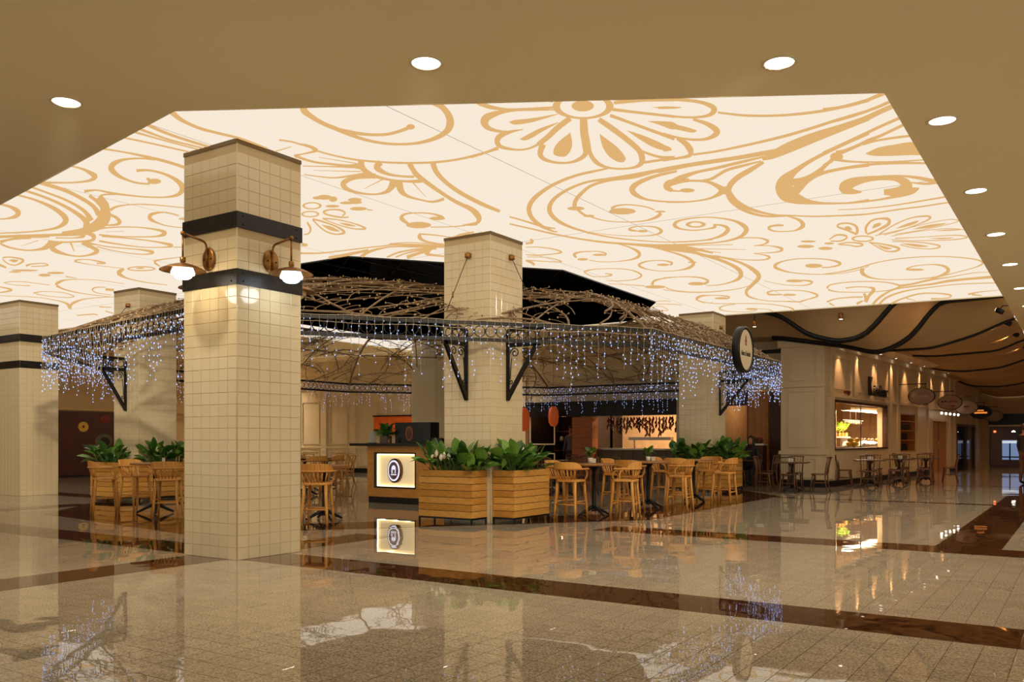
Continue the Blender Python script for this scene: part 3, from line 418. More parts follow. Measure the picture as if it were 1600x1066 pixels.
# ---- sconces on column A
M['globe_w'] = emis('opal_glass_warm', (1, .93, .78, 1), 2.6); M['globe_c'] = emis('opal_glass_cool', (.84, .96, 1, 1), 2.2)
M['globe_off'] = mat('opal_glass_unlit', lin(222, 200, 160), .2)
def sconce(x, y, rz, globe, label, light):
    t = thing('wall_sconce', label, 'wall lamp', (x, y, 3.30), rz, 'brass lamps on the banded column')
    MB().lathe([(.105, 0), (.105, .012), (.085, .022), (.0001, .026)], 24, sx=1, sy=1.25).xf(Matrix.Rotation(PI/2, 4, 'X')).build('backplate', 'brass', t, True)
    for s in (-1, 1): MB().lathe([(.012, 0), (.008, .01), (.0001, .012)], 8).xf(Matrix.Translation((s * .06, -.02, 0)) @ Matrix.Rotation(PI/2, 4, 'X')).build('screw', 'bmetal', t, True)
    MB().tube([(0, -.028, -.1), (0, -.03, .06), (0, -.034, .13)] + [(0, -.034 - .06 * (1 - math.cos(a)), .13 + .06 * math.sin(a)) for a in (.5, 1.0, 1.5)] + [(0, -.33, .225)], .0125, 8).build('arm', 'brass', t, True)
    MB().lathe([(.0001, -.026), (.02, -.018), (.026, 0), (.02, .018), (.0001, .026)], 12, (0, -.335, .225)).build('pivot_ball', 'brass', t, True)
    MB().tube([(0, -.335, .22), (0, -.335, -.06)], .011, 8).build('stem', 'brass', t, True)
    MB().lathe([(.012, .0), (.03, -.005), (.03, -.05), (.022, -.06), (.026, -.075)], 14, (0, -.335, -.03)).build('socket_cap', 'brass', t, True)
    MB().lathe([(.024, -.095), (.07, -.105), (.15, -.13), (.235, -.172), (.24, -.18), (.23, -.176), (.14, -.14), (.06, -.115), (.02, -.105)], 32, (0, -.335, 0)).build('shade', 'brass', t, True)
    g = MB().lathe([(.09, -.125), (.105, -.15), (.125, -.2), (.122, -.222), (.098, -.225), (.09, -.25), (.062, -.268), (.0001, -.27)], 24, (0, -.335, 0)).build('globe', globe, t, True)
    if light:
        l = bpy.data.lights.new('lamp_bulb', 'POINT'); l.energy = light[1]; l.color = light[0]; l.shadow_soft_size = .1
        o = bpy.data.objects.new('lamp_bulb', l); C.objects.link(o); o.parent = t; o.location = (0, -.335, -.34)
    return t
sconce(-8.1, 6.165, 0, 'globe_w', 'lit brass wall lamp with warm glass globe, left of the two facing', ((1, .82, .55), 7))
sconce(-7.635, 6.63, PI / 2, 'globe_c', 'lit brass wall lamp with cool white glass globe, right of the two facing', ((.8, .93, 1), 5))
sconce(-8.1, 7.095, PI, 'globe_off', 'brass wall lamp peeking out behind right edge of banded column', None)
sconce(-8.565, 6.63, -PI / 2, 'globe_off', 'brass wall lamp peeking out behind left edge of banded column', None)

# ================================================================ CANOPY
RING = [(-11.1, 11.9), (-8.55, 15.2), (-8.5, 18.4), (-11.1, 21.2), (-14.4, 21.2), (-17.0, 18.4), (-17.0, 15.0), (-14.4, 11.9)]
ZE, ZI = 3.06, 4.2
can = thing('iron_canopy', 'eight sided iron canopy roofed with brown metal branches around the columns', 'canopy', (CEN[0], CEN[1], ZE))
def cl(p): return (p[0] - CEN[0], p[1] - CEN[1], p[2] - ZE)
ring_me = MB().torus(.082, .0075, 20, 5).mesh('ring', 'bmetal', True)
rb = random.Random(21)
def roofpt(i, s, t):
    j = (i + 1) % 8; a = lerp(OCT[i], OCT[j], s); b = lerp(RING[i], RING[j], s); p = lerp(a, b, t)
    return (p[0], p[1], ZE + (ZI - ZE) * (1 - (1 - t) ** 1.7))
for i in range(8):
    j = (i + 1) % 8; a, b = OCT[i], OCT[j]; L = math.dist(a, b); ang = math.atan2(b[1] - a[1], b[0] - a[0])
    fr = MB().obox(cl(a + (0,)), cl(b + (0,)), .035, 0, .055).obox(cl(a + (0,)), cl(b + (0,)), .035, -.25, -.195)
    fa = fr.build('fascia', 'bmetal', can)
    n = int(L / .172); mid = [(a[k] + b[k]) / 2 for k in (0, 1)]
    for k in range(n):
        p = lerp(a, b, (k + .5) / n); inst('ring', ring_me, fa, cl(p + (ZE - .097,)), (PI / 2, 0, ang))
    # roof lattice of this side
    lat = MB(); bud = MB(); slope = math.dist(roofpt(i, .5, 0), roofpt(i, .5, 1))
    def stepw(s, t, th, d): return s + math.cos(th) * d / (L * (1 - .45 * t)), t + math.sin(th) * d / slope
    nm = int(L * 6.6)
    for k in range(nm):
        s, t = (k + rb.random()) / nm, rb.choice([0, 0, 0, .15, .35, .55]) + rb.random() * .1
        th = rb.uniform(.15, PI - .15); pts = [roofpt(i, s, t)]; dr_ = rb.uniform(-.14, .14); path = [(s, t, th)]
        for q in range(rb.randint(9, 20)):
            th += dr_ + rb.uniform(-.1, .1); s2, t2 = stepw(s, t, th, .17)
            if not (-.01 < s2 < 1.01 and 0 <= t2 < 1.0): break
            s, t = s2, t2; pts.append(roofpt(i, s, t)); path.append((s, t, th))
        if len(pts) < 3: continue
        r0 = rb.choice([.010, .013, .017, .022]); m_ = len(pts)
        lift = rb.uniform(-.03, .03)
        lat.tube([cl((p[0], p[1], p[2] + lift)) for p in pts], [r0 * (1 - .55 * q / m_) for q in range(m_)], 5)
        for q in range(1, m_, 1):
            if rb.random() > .62: continue
            s, t, th = path[q]; sd = rb.choice([-1, 1]); th += sd * rb.uniform(.5, 1.1); tp = [roofpt(i, s, t)]; curl = sd * rb.uniform(.1, .75)
            for u in range(rb.randint(3, 6)):
                th += curl; s2, t2 = stepw(s, t, th, .06)
                if not (0 < s2 < 1 and 0 <= t2 < 1): break
                s, t = s2, t2; pz = roofpt(i, s, t); tp.append((pz[0], pz[1], pz[2] + .012 * u))
            if len(tp) < 3: continue
            lat.tube([cl((p[0], p[1], p[2] + lift)) for p in tp], [.0085 * (1 - .08 * v) for v in range(len(tp))], 4)
            e_ = tp[-1]; c_ = cl((e_[0], e_[1], e_[2] + lift)); rr = .018
            bud.add([(c_[0]+rr,c_[1],c_[2]),(c_[0]-rr,c_[1],c_[2]),(c_[0],c_[1]+rr,c_[2]),(c_[0],c_[1]-rr,c_[2]),(c_[0],c_[1],c_[2]+rr),(c_[0],c_[1],c_[2]-rr)],
                    [(0,2,4),(2,1,4),(1,3,4),(3,0,4),(2,0,5),(1,2,5),(3,1,5),(0,3,5)])
    lo = tag(lat.build('branch_lattice', 'iron', can, True), kind='stuff'); tag(bud.build('buds', 'litbud', lo), kind='stuff')
    MB().tube([cl(roofpt(i, 0, t / 8)) for t in range(9)], .03, 6).build('hip_rib', 'iron', can, True)
    for s in (.33, .67) if L > 5.5 else (.5,):
        MB().tube([cl(roofpt(i, s, t / 8)) for t in range(9)], .016, 5).build('roof_rib', 'iron', can, True)
    MB().tube([cl(RING[i] + (ZI,)), cl(RING[j] + (ZI,))], .03, 6).build('crown_rail', 'iron', can, True)
    MB().tube([cl(roofpt(i, 0, .5)), cl(roofpt(i, 1, .5))], .014, 5).build('purlin', 'iron', can, True)

# ---- brackets (built facing -Y, fixed to a column face)
def spiral(mb, c, r0, turns, th0, sgn, rad=.009):
    pts = []
    for k in range(int(turns * 12) + 1):
        a = th0 + sgn * k / 12 * 2 * PI; r = r0 * (1 - .75 * k / (turns * 12)); pts.append((0, c[0] + r * math.cos(a), c[1] + r * math.sin(a)))
    mb.tube(pts, rad, 5)
def bracket(x, y, rz, reach):
    b = MB().box(-.03, .03, -.035, 0, -1.12, 0).build('bracket', 'bmetal', can, bev=.003)
    b.location = cl((x, y, 3.05)); b.rotation_euler = (0, 0, rz)
    MB().box(-.025, .025, -reach, -.03, -.27, -.2).build('lower_arm', 'bmetal', b); MB().box(-.025, .025, -reach, -.03, -.02, .03).build('upper_arm', 'bmetal', b)
    k = math.hypot(reach - .05, .85); a = math.atan2(.85, reach - .05)
    MB().add([(sx, yy, zz) for sx in (-.025, .025) for yy, zz in ((-.03, -1.12), (-.03, -1.0), (-reach + .07, -.2), (-reach, -.2))],
             [(0, 1, 2, 3), (7, 6, 5, 4), (0, 4, 5, 1), (1, 5, 6, 2), (2, 6, 7, 3), (3, 7, 4, 0)]).build('brace', 'bmetal', b)
    sc = MB(); spiral(sc, (-.15, -.36), .085, 1.4, 0, 1); spiral(sc, (-reach * .55, -.36), .075, 1.3, PI, -1); spiral(sc, (-.075, -.82), .04, 1.2, 0, -1)
    sc.tube([(0, -.09, -.44), (0, -.07, -.6), (0, -.06, -.78)], .008, 5); sc.build('scroll', 'bmetal', b, True)
    rg = MB()
    for q in range(max(1, int((reach - .1) / .17))):
        t = MB().torus(.075, .008, 16, 4); rg.add([(p[2], p[0] - .13 - q * .17, p[1] - .1) for p in t.v], t.f)
    rg.build('bracket_rings', 'bmetal', b, True)
for x, y, rz, rch in ((-8.2, 11.09, 0, .62), (-7.74, 11.55, PI / 2, .62), (-17.3, 11.04, 0, .62), (-17.76, 11.5, -PI / 2, .6), (-7.87, 21.55, PI / 2, .8), (-8.33, 22.01, PI, .8), (-17.3, 22.01, PI, .8)):
    bracket(x, y, rz, rch)
# ---- suspension cables with their wall anchors
def cable(p, q):
    o = MB().tube([cl(p), cl(q)], .006, 5).build('cable', 'bmetal', can, True)
    MB().lathe([(.0001, -.05), (.03, -.045), (.055, -.03), (.05, 0), (.055, .03), (.03, .045), (.0001, .05)], 12, cl(p)).build('anchor', 'brass', o, True)
    m_ = lerp(p, q, .72); MB().lathe([(.006, -.05), (.014, -.03), (.014, .03), (.006, .05)], 8, cl(m_)).build('turnbuckle', 'brass', o, True)
cable((-8.16, 11.07, 4.22), (-8.22, 10.6, 3.3)); cable((-7.72, 11.65, 4.24), (-7.3, 11.75, 3.3))
cable((-17.2, 11.02, 4.2), (-17.6, 10.4, 3.25)); cable((-7.85, 21.6, 4.2), (-7.2, 21.9, 3.3)); cable((-17.2, 22.02, 4.2), (-17.2, 22.7, 3.3))

# ---- icicle light curtains, one per side
ri = random.Random(5)
def curtain(i, label, dens=1.0, mn=.25, mx=.95):
    j = (i + 1) % 8; a, b = OCT[i], OCT[j]; L = math.dist(a, b)
    nx, ny = (b[1] - a[1]) / L, -(b[0] - a[0]) / L
    t = thing('icicle_lights', label, 'string lights', ((a[0]+b[0])/2, (a[1]+b[1])/2, ZE), 0, 'icicle light curtains on the canopy')
    bx_, by_ = (a[0]+b[0])/2, (a[1]+b[1])/2
    wi = MB(); bu = MB(); n = int(L / .125 * dens); top = []; second = []
    for k in range(n + 1):
        s = k / n; x = a[0] + (b[0]-a[0])*s + nx * .035 - bx_; y = a[1] + (b[1]-a[1])*s + ny * .035 - by_
        top.append((x, y, .06 + .008 * math.sin(k * .7))); second.append((x, y, -.05 + .01 * math.sin(k * .5)))
        ln = ri.choice([mn, mn + .2 * (mx - mn), mn + .5 * (mx - mn), mx, mx * .8]) * ri.uniform(.85, 1.1)
        pts = []; dz = 0
        while dz < ln:
            pts.append((x + ri.uniform(-.012, .012), y + ri.uniform(-.012, .012), .06 - dz)); dz += .085
        if len(pts) > 1: wi.tube(pts, .0034, 3, False)
        for p in pts[1:]:
            if ri.random() < .15: continue
            r = ri.uniform(.0075, .0115); c0 = (p[0] + ri.uniform(-.02, .02), p[1] + ri.uniform(-.02, .02), p[2] + ri.uniform(-.03, .03))
            bu.add([(c0[0]+r,c0[1],c0[2]),(c0[0]-r,c0[1],c0[2]),(c0[0],c0[1]+r,c0[2]),(c0[0],c0[1]-r,c0[2]),(c0[0],c0[1],c0[2]+r*1.5),(c0[0],c0[1],c0[2]-r*1.5)],
                   [(0,2,4),(2,1,4),(1,3,4),(3,0,4),(2,0,5),(1,2,5),(3,1,5),(0,3,5)])
    wi.tube(top, .004, 3); wi.tube(second, .0035, 3)
    tag(wi.build('wires', 'wire', t), kind='stuff'); tag(bu.build('bulbs', 'ice', t), kind='stuff')
curtain(0, 'icicle light curtain across canopy side above the two wooden planters', 1.1, .4, 1.0)
curtain(1, 'icicle light curtain on long right side of canopy leading to round sign', 1.5, .5, 1.1)
curtain(2, 'dense icicle light curtain at right end of canopy past round sign', 2.4, .45, 1.05)
curtain(3, 'icicle light curtain on far right side of canopy in front of kitchen', 1.6)
curtain(4, 'icicle light curtain on far side of canopy above reception counter', 1.5)
curtain(5, 'icicle light curtain on far left side of canopy behind tiled column', 1.4)
curtain(6, 'dense icicle light curtain at left end of canopy by banded column', 2.2, .4, .95)
curtain(7, 'icicle light curtain on front left canopy side above left stools', 1.6, .35, .95)

# ================================================================ STOOLS, TABLES
def make_stool():
    t = thing('counter_stool', '', 'stool')
    seat = MB(); pl = []
    for k in range(28):
        a = 2 * PI * k / 28; c_, s_ = math.cos(a), math.sin(a)
        pl.append((.215 * math.copysign(abs(c_) ** .55, c_), .21 * math.copysign(abs(s_) ** .55, s_)))
    seat.prism(pl, .612, .648); seat.build('seat', 'stoolwood', t, bev=.008)
    for sx in (-1, 1):
        for sy in (-1, 1):
            MB().tube([(sx * .165, sy * .155, .615), (sx * .175, sy * .17, .4), (sx * .19, sy * .19, .2), (sx * .2, sy * .205, 0)], [.026, .026, .022, .018], 8).build('leg', 'stoolwood', t, True)
    for p, q, r in (((-.185, .185, .24), (.185, .185, .24), .016), ((-.185, -.185, .24), (.185, -.185, .24), .014), ((-.182, -.18, .29), (-.182, .18, .29), .012), ((.182, -.18, .29), (.182, .18, .29), .012)):
        MB().tube([p, q], r, 7).build('stretcher', 'stoolwood', t, True)
    arc = [(-.255, .13), (-.262, .02), (-.25, -.1), (-.205, -.19), (-.11, -.24), (0, -.255), (.11, -.24), (.205, -.19), (.25, -.1), (.262, .02), (.255, .13)]
    rail = crom([(p[0], p[1], .825) for p in arc], 3)
    MB().tube(rail, .026, 6, flat=.6).build('arm_rail', 'stoolwood', t, True)
    cr = MB(); cp = crom([(p[0], p[1], 0) for p in arc[2:9]], 3); n = len(cp); vv = []
    for k, p in enumerate(cp):
        u = 2 * k / (n - 1) - 1; zt = .94 - .085 * abs(u) ** 5; nl = Vector((p[0], p[1] + .02, 0)).normalized()
        for zz, off in ((.835, -.012), (.835, .012), (zt, .016), (zt, -.008)): vv.append((p[0] + nl.x * off, p[1] + nl.y * off, zz))
    fs = [(k*4+q, k*4+(q+1)%4, (k+1)*4+(q+1)%4, (k+1)*4+q) for k in range(n-1) for q in range(4)] + [(0, 1, 2, 3), (4*n-1, 4*n-2, 4*n-3, 4*n-4)]
    cr.add(vv, fs).build('crest', 'stoolwood', t, bev=.004)
    for k, u in enumerate((-1, -.66, -.33, 0, .33, .66, 1)):
        xb, yb = .155 * u, -.165 + .02 * abs(u); xt = .2 * u; yt = -.25 + .06 * abs(u) ** 2
        MB().tube([(xb, yb, .64), ((xb + xt) / 2, (yb + yt) / 2 - .012, .73), (xt, yt, .825)], [.014, .018, .015], 6, flat=.6).build('spindle', 'stoolwood', t, True)
    for sx in (-1, 1):
        MB().tube([(sx * .19, .14, .64), (sx * .212, .158, .70), (sx * .232, .14, .765), (sx * .248, .07, .81), (sx * .257, 0, .825)], .015, 7).build('arm_brace', 'stoolwood', t, True)
    return t
stool = make_stool(); used = []
def put(proto, x, y, rz, label, group):
    if proto.name in used: return dup(proto, (x, y, .002), rz, label, group)
    used.append(proto.name); proto.location = (x, y, .002); proto.rotation_euler = (0, 0, rz); tag(proto, label, None, group); return proto
def make_table(top_r=.42, hgt=.9, square=False, top='tabletop'):
    t = thing('pedestal_table', '', 'table')
    (MB().box(-top_r, top_r, -top_r, top_r, hgt - .03, hgt) if square else MB().lathe([(.0001, hgt - .032), (top_r - .01, hgt - .032), (top_r, hgt - .02), (top_r, hgt - .005), (top_r - .006, hgt), (.0001, hgt)], 36)).build('table_top', top, t, bev=.004 if square else 0)
    MB().lathe([(.05, 0), (.035, .03), (.035, hgt - .14), (.06, hgt - .11), (.1, hgt - .045), (.1, hgt - .032)], 14, (0, 0, .08)).xf(Matrix.Scale((hgt - .032) / (hgt + .048), 4, (0, 0, 1))).build('pedestal', 'bmetal', t, True)
    for k in range(4):
        a = k * PI / 2 + PI / 4; c_, s_ = math.cos(a), math.sin(a)
        MB().tube([(0, 0, .16), (.08 * c_, .08 * s_, .13), (.2 * c_, .2 * s_, .07), (.28 * c_, .28 * s_, .03), (.31 * c_, .31 * s_, .015)], [.03, .03, .024, .02, .015], 7).build('foot', 'bmetal', t, True)
    return t
tab = make_table(.42, .895)
TABS = [(-7.08, 13.25, 'round counter height table nearest the right planter'), (-6.98, 15.25, 'round counter height table in the middle of the right hand row'),
        (-6.9, 17.35, 'round counter height table at far end of right hand row'), (-13.85, 9.4, 'round counter height table among stools left of the banded column'),
        (-10.35, 10.1, 'round counter height table hidden behind the banded column')]
for x, y, lb in TABS: put(tab, x, y, random.uniform(.2, .5), lb, 'counter height tables under canopy edge')
GS = 'honey wood stools at the high tables'
S = [(-7.12, 12.52, 0, 'honey wood stool beside the right planter, back turned to the planter'), (-6.42, 13.12, PI/2 + .2, 'honey wood stool on the aisle side of nearest right hand table'),
     (-7.8, 13.35, -PI/2, 'honey wood stool on restaurant side of nearest right hand table'), (-7.0, 14.5, .1, 'honey wood stool before the middle right hand table'),
     (-6.32, 15.2, PI/2 + .1, 'honey wood stool on aisle side of middle right hand table'), (-7.7, 15.3, -PI/2, 'honey wood stool on restaurant side of middle right hand table'),
     (-6.95, 16.62, 0, 'honey wood stool before the farthest right hand table'), (-6.22, 17.3, PI/2, 'honey wood stool on aisle side of farthest right hand table'),
     (-7.62, 17.4, -PI/2, 'honey wood stool on restaurant side of farthest right hand table'), (-6.85, 18.1, PI, 'honey wood stool at far end of farthest right hand table'),
     (-14.3, 8.72, -.45, 'leftmost honey wood stool under left end of canopy'), (-13.05, 9.1, .75, 'honey wood stool with its back to viewer beside the banded column'),
     (-14.75, 9.6, -PI/2 + .1, 'honey wood stool behind the leftmost stool near tiled column'), (-13.3, 10.05, 2.6, 'honey wood stool facing the viewer behind left table'),
     (-9.88, 9.5, .55, 'honey wood stool alone just right of the banded column'), (-10.95, 9.75, -1.2, 'honey wood stool hidden behind the banded column')]
for x, y, rz, lb in S: put(stool, x, y, rz, lb, GS)

def bentchair(label_cat='chair', m='darkwood', cross=False):
    t = thing('bentwood_chair', '', label_cat)
    MB().lathe([(.0001, .435), (.2, .435), (.215, .45), (.205, .468), (.0001, .462)], 24, sx=1, sy=.97).build('seat', m, t, True)
    for sx in (-1, 1):
        MB().tube([(sx * .15, .14, .44), (sx * .165, .165, .25), (sx * .19, .2, 0)], [.019, .018, .013], 7).build('leg', m, t, True)
        MB().tube([(sx * .19, -.23, 0), (sx * .165, -.17, .25), (sx * .155, -.165, .45), (sx * .165, -.19, .65), (sx * .175, -.235, .87)], [.013, .018, .019, .016, .014], 7).build('back_leg', m, t, True)
        MB().tube([(sx * .15, .15, .26), (sx * .13, .1, .38), (sx * .06, .15, .43), (0, .16, .432)], .009, 6).build('arch_brace', m, t, True)
    rl = crom([(-.19, -.225, .865), (-.1, -.262, .875), (0, -.272, .88), (.1, -.262, .875), (.19, -.225, .865)], 3)
    MB().tube(rl, .028, 6, flat=.5).build('top_rail', m, t, True)
    if cross:
        for sx in (-1, 1): MB().tube([(sx * .155, -.19, .5), (sx * .05, -.22, .62), (-sx * .06, -.235, .72), (-sx * .165, -.235, .85)], .010, 6).build('cross_bar', m, t, True)
    else:
        for u in (-.09, -.03, .03, .09): MB().tube([(u, -.185, .46), (u * 1.05, -.215, .66), (u * 1.1, -.262, .865)], .011, 6, flat=.5).build('back_slat', m, t, True)
    MB().torus(.165, .009, 20, 5).xf(Matrix.Translation((0, 0, .24))).build('ring_stretcher', m, t, True)
    return t
dch = bentchair('chair', 'darkwood'); xch = bentchair('chair', 'stoolwood', True)
M['darktop'] = vary(mat('dark_table_top', lin(84, 58, 36), .35), lin(70, 46, 28), lin(100, 70, 44), 4, (1, 8, 1))
dtab = make_table(.4, .75, True, 'darktop')
def group(x, y, rz, lb, nchairs, ext='', proto=dch, skip=()):
    put(dtab, x, y, rz, 'dark square table ' + lb, 'dark dining tables')
    nm = ['near', 'right hand', 'far', 'left hand']
    for k in range(4):
        if k in skip: continue
        a = rz + [-PI/2, 0, PI/2, PI][k]; cx_, cy_ = x + math.cos(a) * .66, y + math.sin(a) * .66
        put(proto, cx_, cy_, a + PI/2 + random.uniform(-.12, .12), ('dark bentwood chair' if proto is dch else 'light cross back chair') + ', ' + nm[k] + ' side of table ' + lb, 'bentwood chairs at dining tables')
group(-6.2, 22.15, .15, 'before the panelled pier', 4)
group(-7.95, 23.75, .0, 'between tiled column and bakery', 4)
group(-5.05, 25.75, .1, 'nearest below lit shop window', 4)
group(-4.6, 27.6, .05, 'second below lit shop window', 4)
group(-4.15, 29.45, .1, 'farthest below lit shop window', 4)
group(-10.4, 17.8, .1, 'in middle of restaurant', 4)
group(-12.2, 20.6, .0, 'nearest the kitchen counter', 4)
group(-9.6, 19.9, .0, 'behind the right row of stools', 4)
group(-13.3, 17.5, .0, 'behind reception counter', 4)
group(-17.6, 17.2, .2, 'left of reception counter', 4, proto=xch)
group(-19.7, 19.3, .2, 'nearest the cream wall', 4, proto=xch)
put(tab, -15.3, 14.3, .3, 'round counter height table left of reception counter', 'counter height tables under canopy edge')
put(stool, -14.75, 14.1, 1.2, 'honey wood stool inside restaurant left of reception counter', GS)
put(stool, -15.1, 15.0, 2.8, 'honey wood stool behind inner table left of reception counter', GS)
put(stool, -15.95, 14.2, -1.4, 'honey wood stool on left side of inner table near reception', GS)

# ================================================================ PLANTERS AND PLANTS
PLN, PDP, PH = 1.04, .38, .735
def planter(x, y, rz, label):
    t = thing('wooden_planter', label, 'planter', (x, y, 0), rz, 'slatted wooden planters at the columns')
    n = 7; ph = PH / n
    lm = MB().box(-PLN/2, PLN/2, -.011, .011, .0045, ph - .0045).mesh('plank', 'plank'); sm = MB().box(-.011, .011, -PDP/2 + .011, PDP/2 - .011, .0045, ph - .0045).mesh('plank', 'plank')
    for k in range(n):
        z = .1 + k * ph
        for sy in (-1, 1): inst('plank', lm, t, (0, sy * (PDP/2), z))
        for sx in (-1, 1): inst('plank', sm, t, (sx * (PLN/2 - .011), 0, z))
    MB().box(-PLN/2 + .03, PLN/2 - .03, -PDP/2 + .015, PDP/2 - .015, .1, .78).build('liner', 'base', t)
    MB().box(-PLN/2 + .025, PLN/2 - .025, -PDP/2 + .012, PDP/2 - .012, .76, .8).build('soil', 'soil', t)
    fr = MB()
    for sy in (-1, 1): fr.box(-PLN/2, PLN/2, sy * PDP/2 - .012, sy * PDP/2 + .012, .075, .1)
    for sx in (-1, 1): fr.box(sx * (PLN/2 - .012) - .012, sx * (PLN/2 - .012) + .012, -PDP/2, PDP/2, .075, .1)
    fr.build('base_frame', 'bmetal', t)
    for sx in (-1, 1):
        for sy in (-1, 1): MB().box(sx * (PLN/2 - .012) - .012, sx * (PLN/2 - .012) + .012, sy * PDP/2 - .012, sy * PDP/2 + .012, 0, .08).build('leg', 'bmetal', t)
def leafmesh(w_, droop, fold):
    mb = MB(); n = 8; vv = []; fs = []
    for k in range(n + 1):
        u = k / n; wd = max(.012, w_ * math.sin(PI * max(0, (u - .22) / .78)) ** .75) if u > .22 else .014
        y = u * (1 - .12 * droop * u); z = u * .18 - droop * u * u * .55
        for q in (-1, 0, 1): vv.append((q * wd, y, z + (fold * wd if q else 0)))
    for k in range(n):
        for q in (0, 1): fs.append((k*3+q, k*3+q+1, (k+1)*3+q+1, (k+1)*3+q))
    return mb.add(vv, fs).mesh('leaf', 'leaf', True)
LEAFS = [leafmesh(.2, .3, .25), leafmesh(.23, .5, .3), leafmesh(.18, .12, .35), leafmesh(.22, .8, .2)]
def plant(x, y, rz, label, seed, n=48, L=PLN, dp=PDP, z=.795, sz=1.0, flowers=0, grp='leafy plants in the wooden planters', name='leafy_plant'):
    r = random.Random(seed); t = thing(name, label, 'plant', (x, y, z), rz, grp); st = MB()
    for k in range(n):
        px = r.uniform(-.5, .5) * (L - .12); py = r.uniform(-.5, .5) * (dp - .1)
        yaw = math.atan2(-px * .7 + r.gauss(0, .35), py * 2 + r.gauss(0, .35)); pitch = r.uniform(.1, 1.4); s = r.uniform(.26, .46) * sz
        z0 = r.uniform(.0, .2) * sz
        st.tube([(px * .9, py * .9, -.02), (px, py, z0 + .02)], .006 * sz, 4)
        inst('leaf', LEAFS[k % 4], t, (px, py, z0), (pitch, r.uniform(-.5, .5), yaw), (s, s, s))
    tag(st.build('stems', 'stem', t), kind='stuff')
    for k in range(flowers):
        px = r.uniform(-.5, .1) * L * .8; h = r.uniform(.16, .3)
        f = MB().tube([(px, -.12, 0), (px, -.16, h)], .005, 5)
        f.build('flower_stem', 'stem', t)
        MB().lathe([(.004, 0), (.03, .03), (.04, .065), (.02, .1), (.0001, .125)], 8, (px, -.165, h), 1, .45).build('flower', 'flower', t, True)
planter(-8.325, 10.88, 0, 'slatted wooden planter left of canopy column corner')
planter(-7.53, 11.655, PI / 2, 'slatted wooden planter right of canopy column corner')
plant(-8.27, 10.88, 0, 'broad leafy plant with white blooms in left planter by reception counter', 1, 96, flowers=6)
plant(-7.53, 11.6, PI / 2, 'broad leafy plant in right planter beside the nearest stool', 2, 88, flowers=1)
planter(-17.45, 10.83, 0, 'slatted wooden planter at front of left canopy column')
planter(-16.63, 11.55, PI / 2, 'slatted wooden planter on right of left canopy column behind stools')
plant(-17.65, 10.83, 0, 'leafy plant in planter at front of left canopy column', 3, 64)
plant(-16.63, 11.65, PI / 2, 'leafy plant with white bloom in planter behind the left table', 4, 84, flowers=2, L=1.2)
planter(-8.36, 20.87, 0, 'slatted wooden planter left of the column with round sign')
planter(-7.66, 21.6, PI / 2, 'slatted wooden planter right of the column with round sign')
plant(-8.36, 20.87, 0, 'leafy plant in planter left of the column with round sign', 5, 70, sz=1.1)
plant(-7.66, 21.6, PI / 2, 'leafy plant in planter right of the column with round sign', 6, 70, sz=1.1)

# ---- small things on the nearest right hand table
def pot_plant(x, y, z, label, s=1.0, seed=9):
    t = thing('small_pot', label + ', its white pot', 'pot', (x, y, z))
    MB().lathe([(.028 * s, 0), (.04 * s, .08 * s), (.036 * s, .08 * s), (.03 * s, .06 * s)], 16).build('pot', 'white', t, True)
    MB().lathe([(.0001, .062 * s), (.033 * s, .062 * s)], 12).build('soil', 'soil', t)
    plant(x, y, 0, label, seed, 16, .06 * s + .12, .06 * s + .1, z + .07 * s, .42 * s, 0, 'small potted plants', 'potted_herb')
pot_plant(-7.2, 13.35, .898, 'small green herb on nearest right hand table', 1.2)
pot_plant(-7.0, 15.3, .898, 'small green herb on middle right hand table', 1.1, 10)
for x, y, lb in ((-7.05, 13.2, 'white napkin holder on nearest right hand table'), (-6.85, 15.2, 'white napkin holder on middle right hand table'), (-13.75, 9.5, 'white napkin holder on table left of banded column')):
    t = thing('napkin_holder', lb, 'napkin holder', (x, y, .898))
    MB().box(-.035, .035, -.02, .02, 0, .012).build('base', 'steel', t); MB().box(-.03, .03, -.012, .012, .012, .085).build('napkins', 'white', t)
def caddy(x, y, lb):
    t = thing('napkin_box', lb, 'napkin box', (x, y, .753)); MB().box(-.06, .06, -.05, .05, 0, .09).build('box', 'white', t, bev=.004); MB().prism([(-.03, -.02), (.03, -.02), (.02, .02), (-.02, .02)], .09, .12).build('napkin', 'white', t)
caddy(-6.25, 22.2, 'white napkin box on dark table in front of panelled pier'); caddy(-5.05, 25.75, 'white napkin box on first table below lit shop window'); caddy(-4.55, 27.6, 'white napkin box on second table below lit shop window')

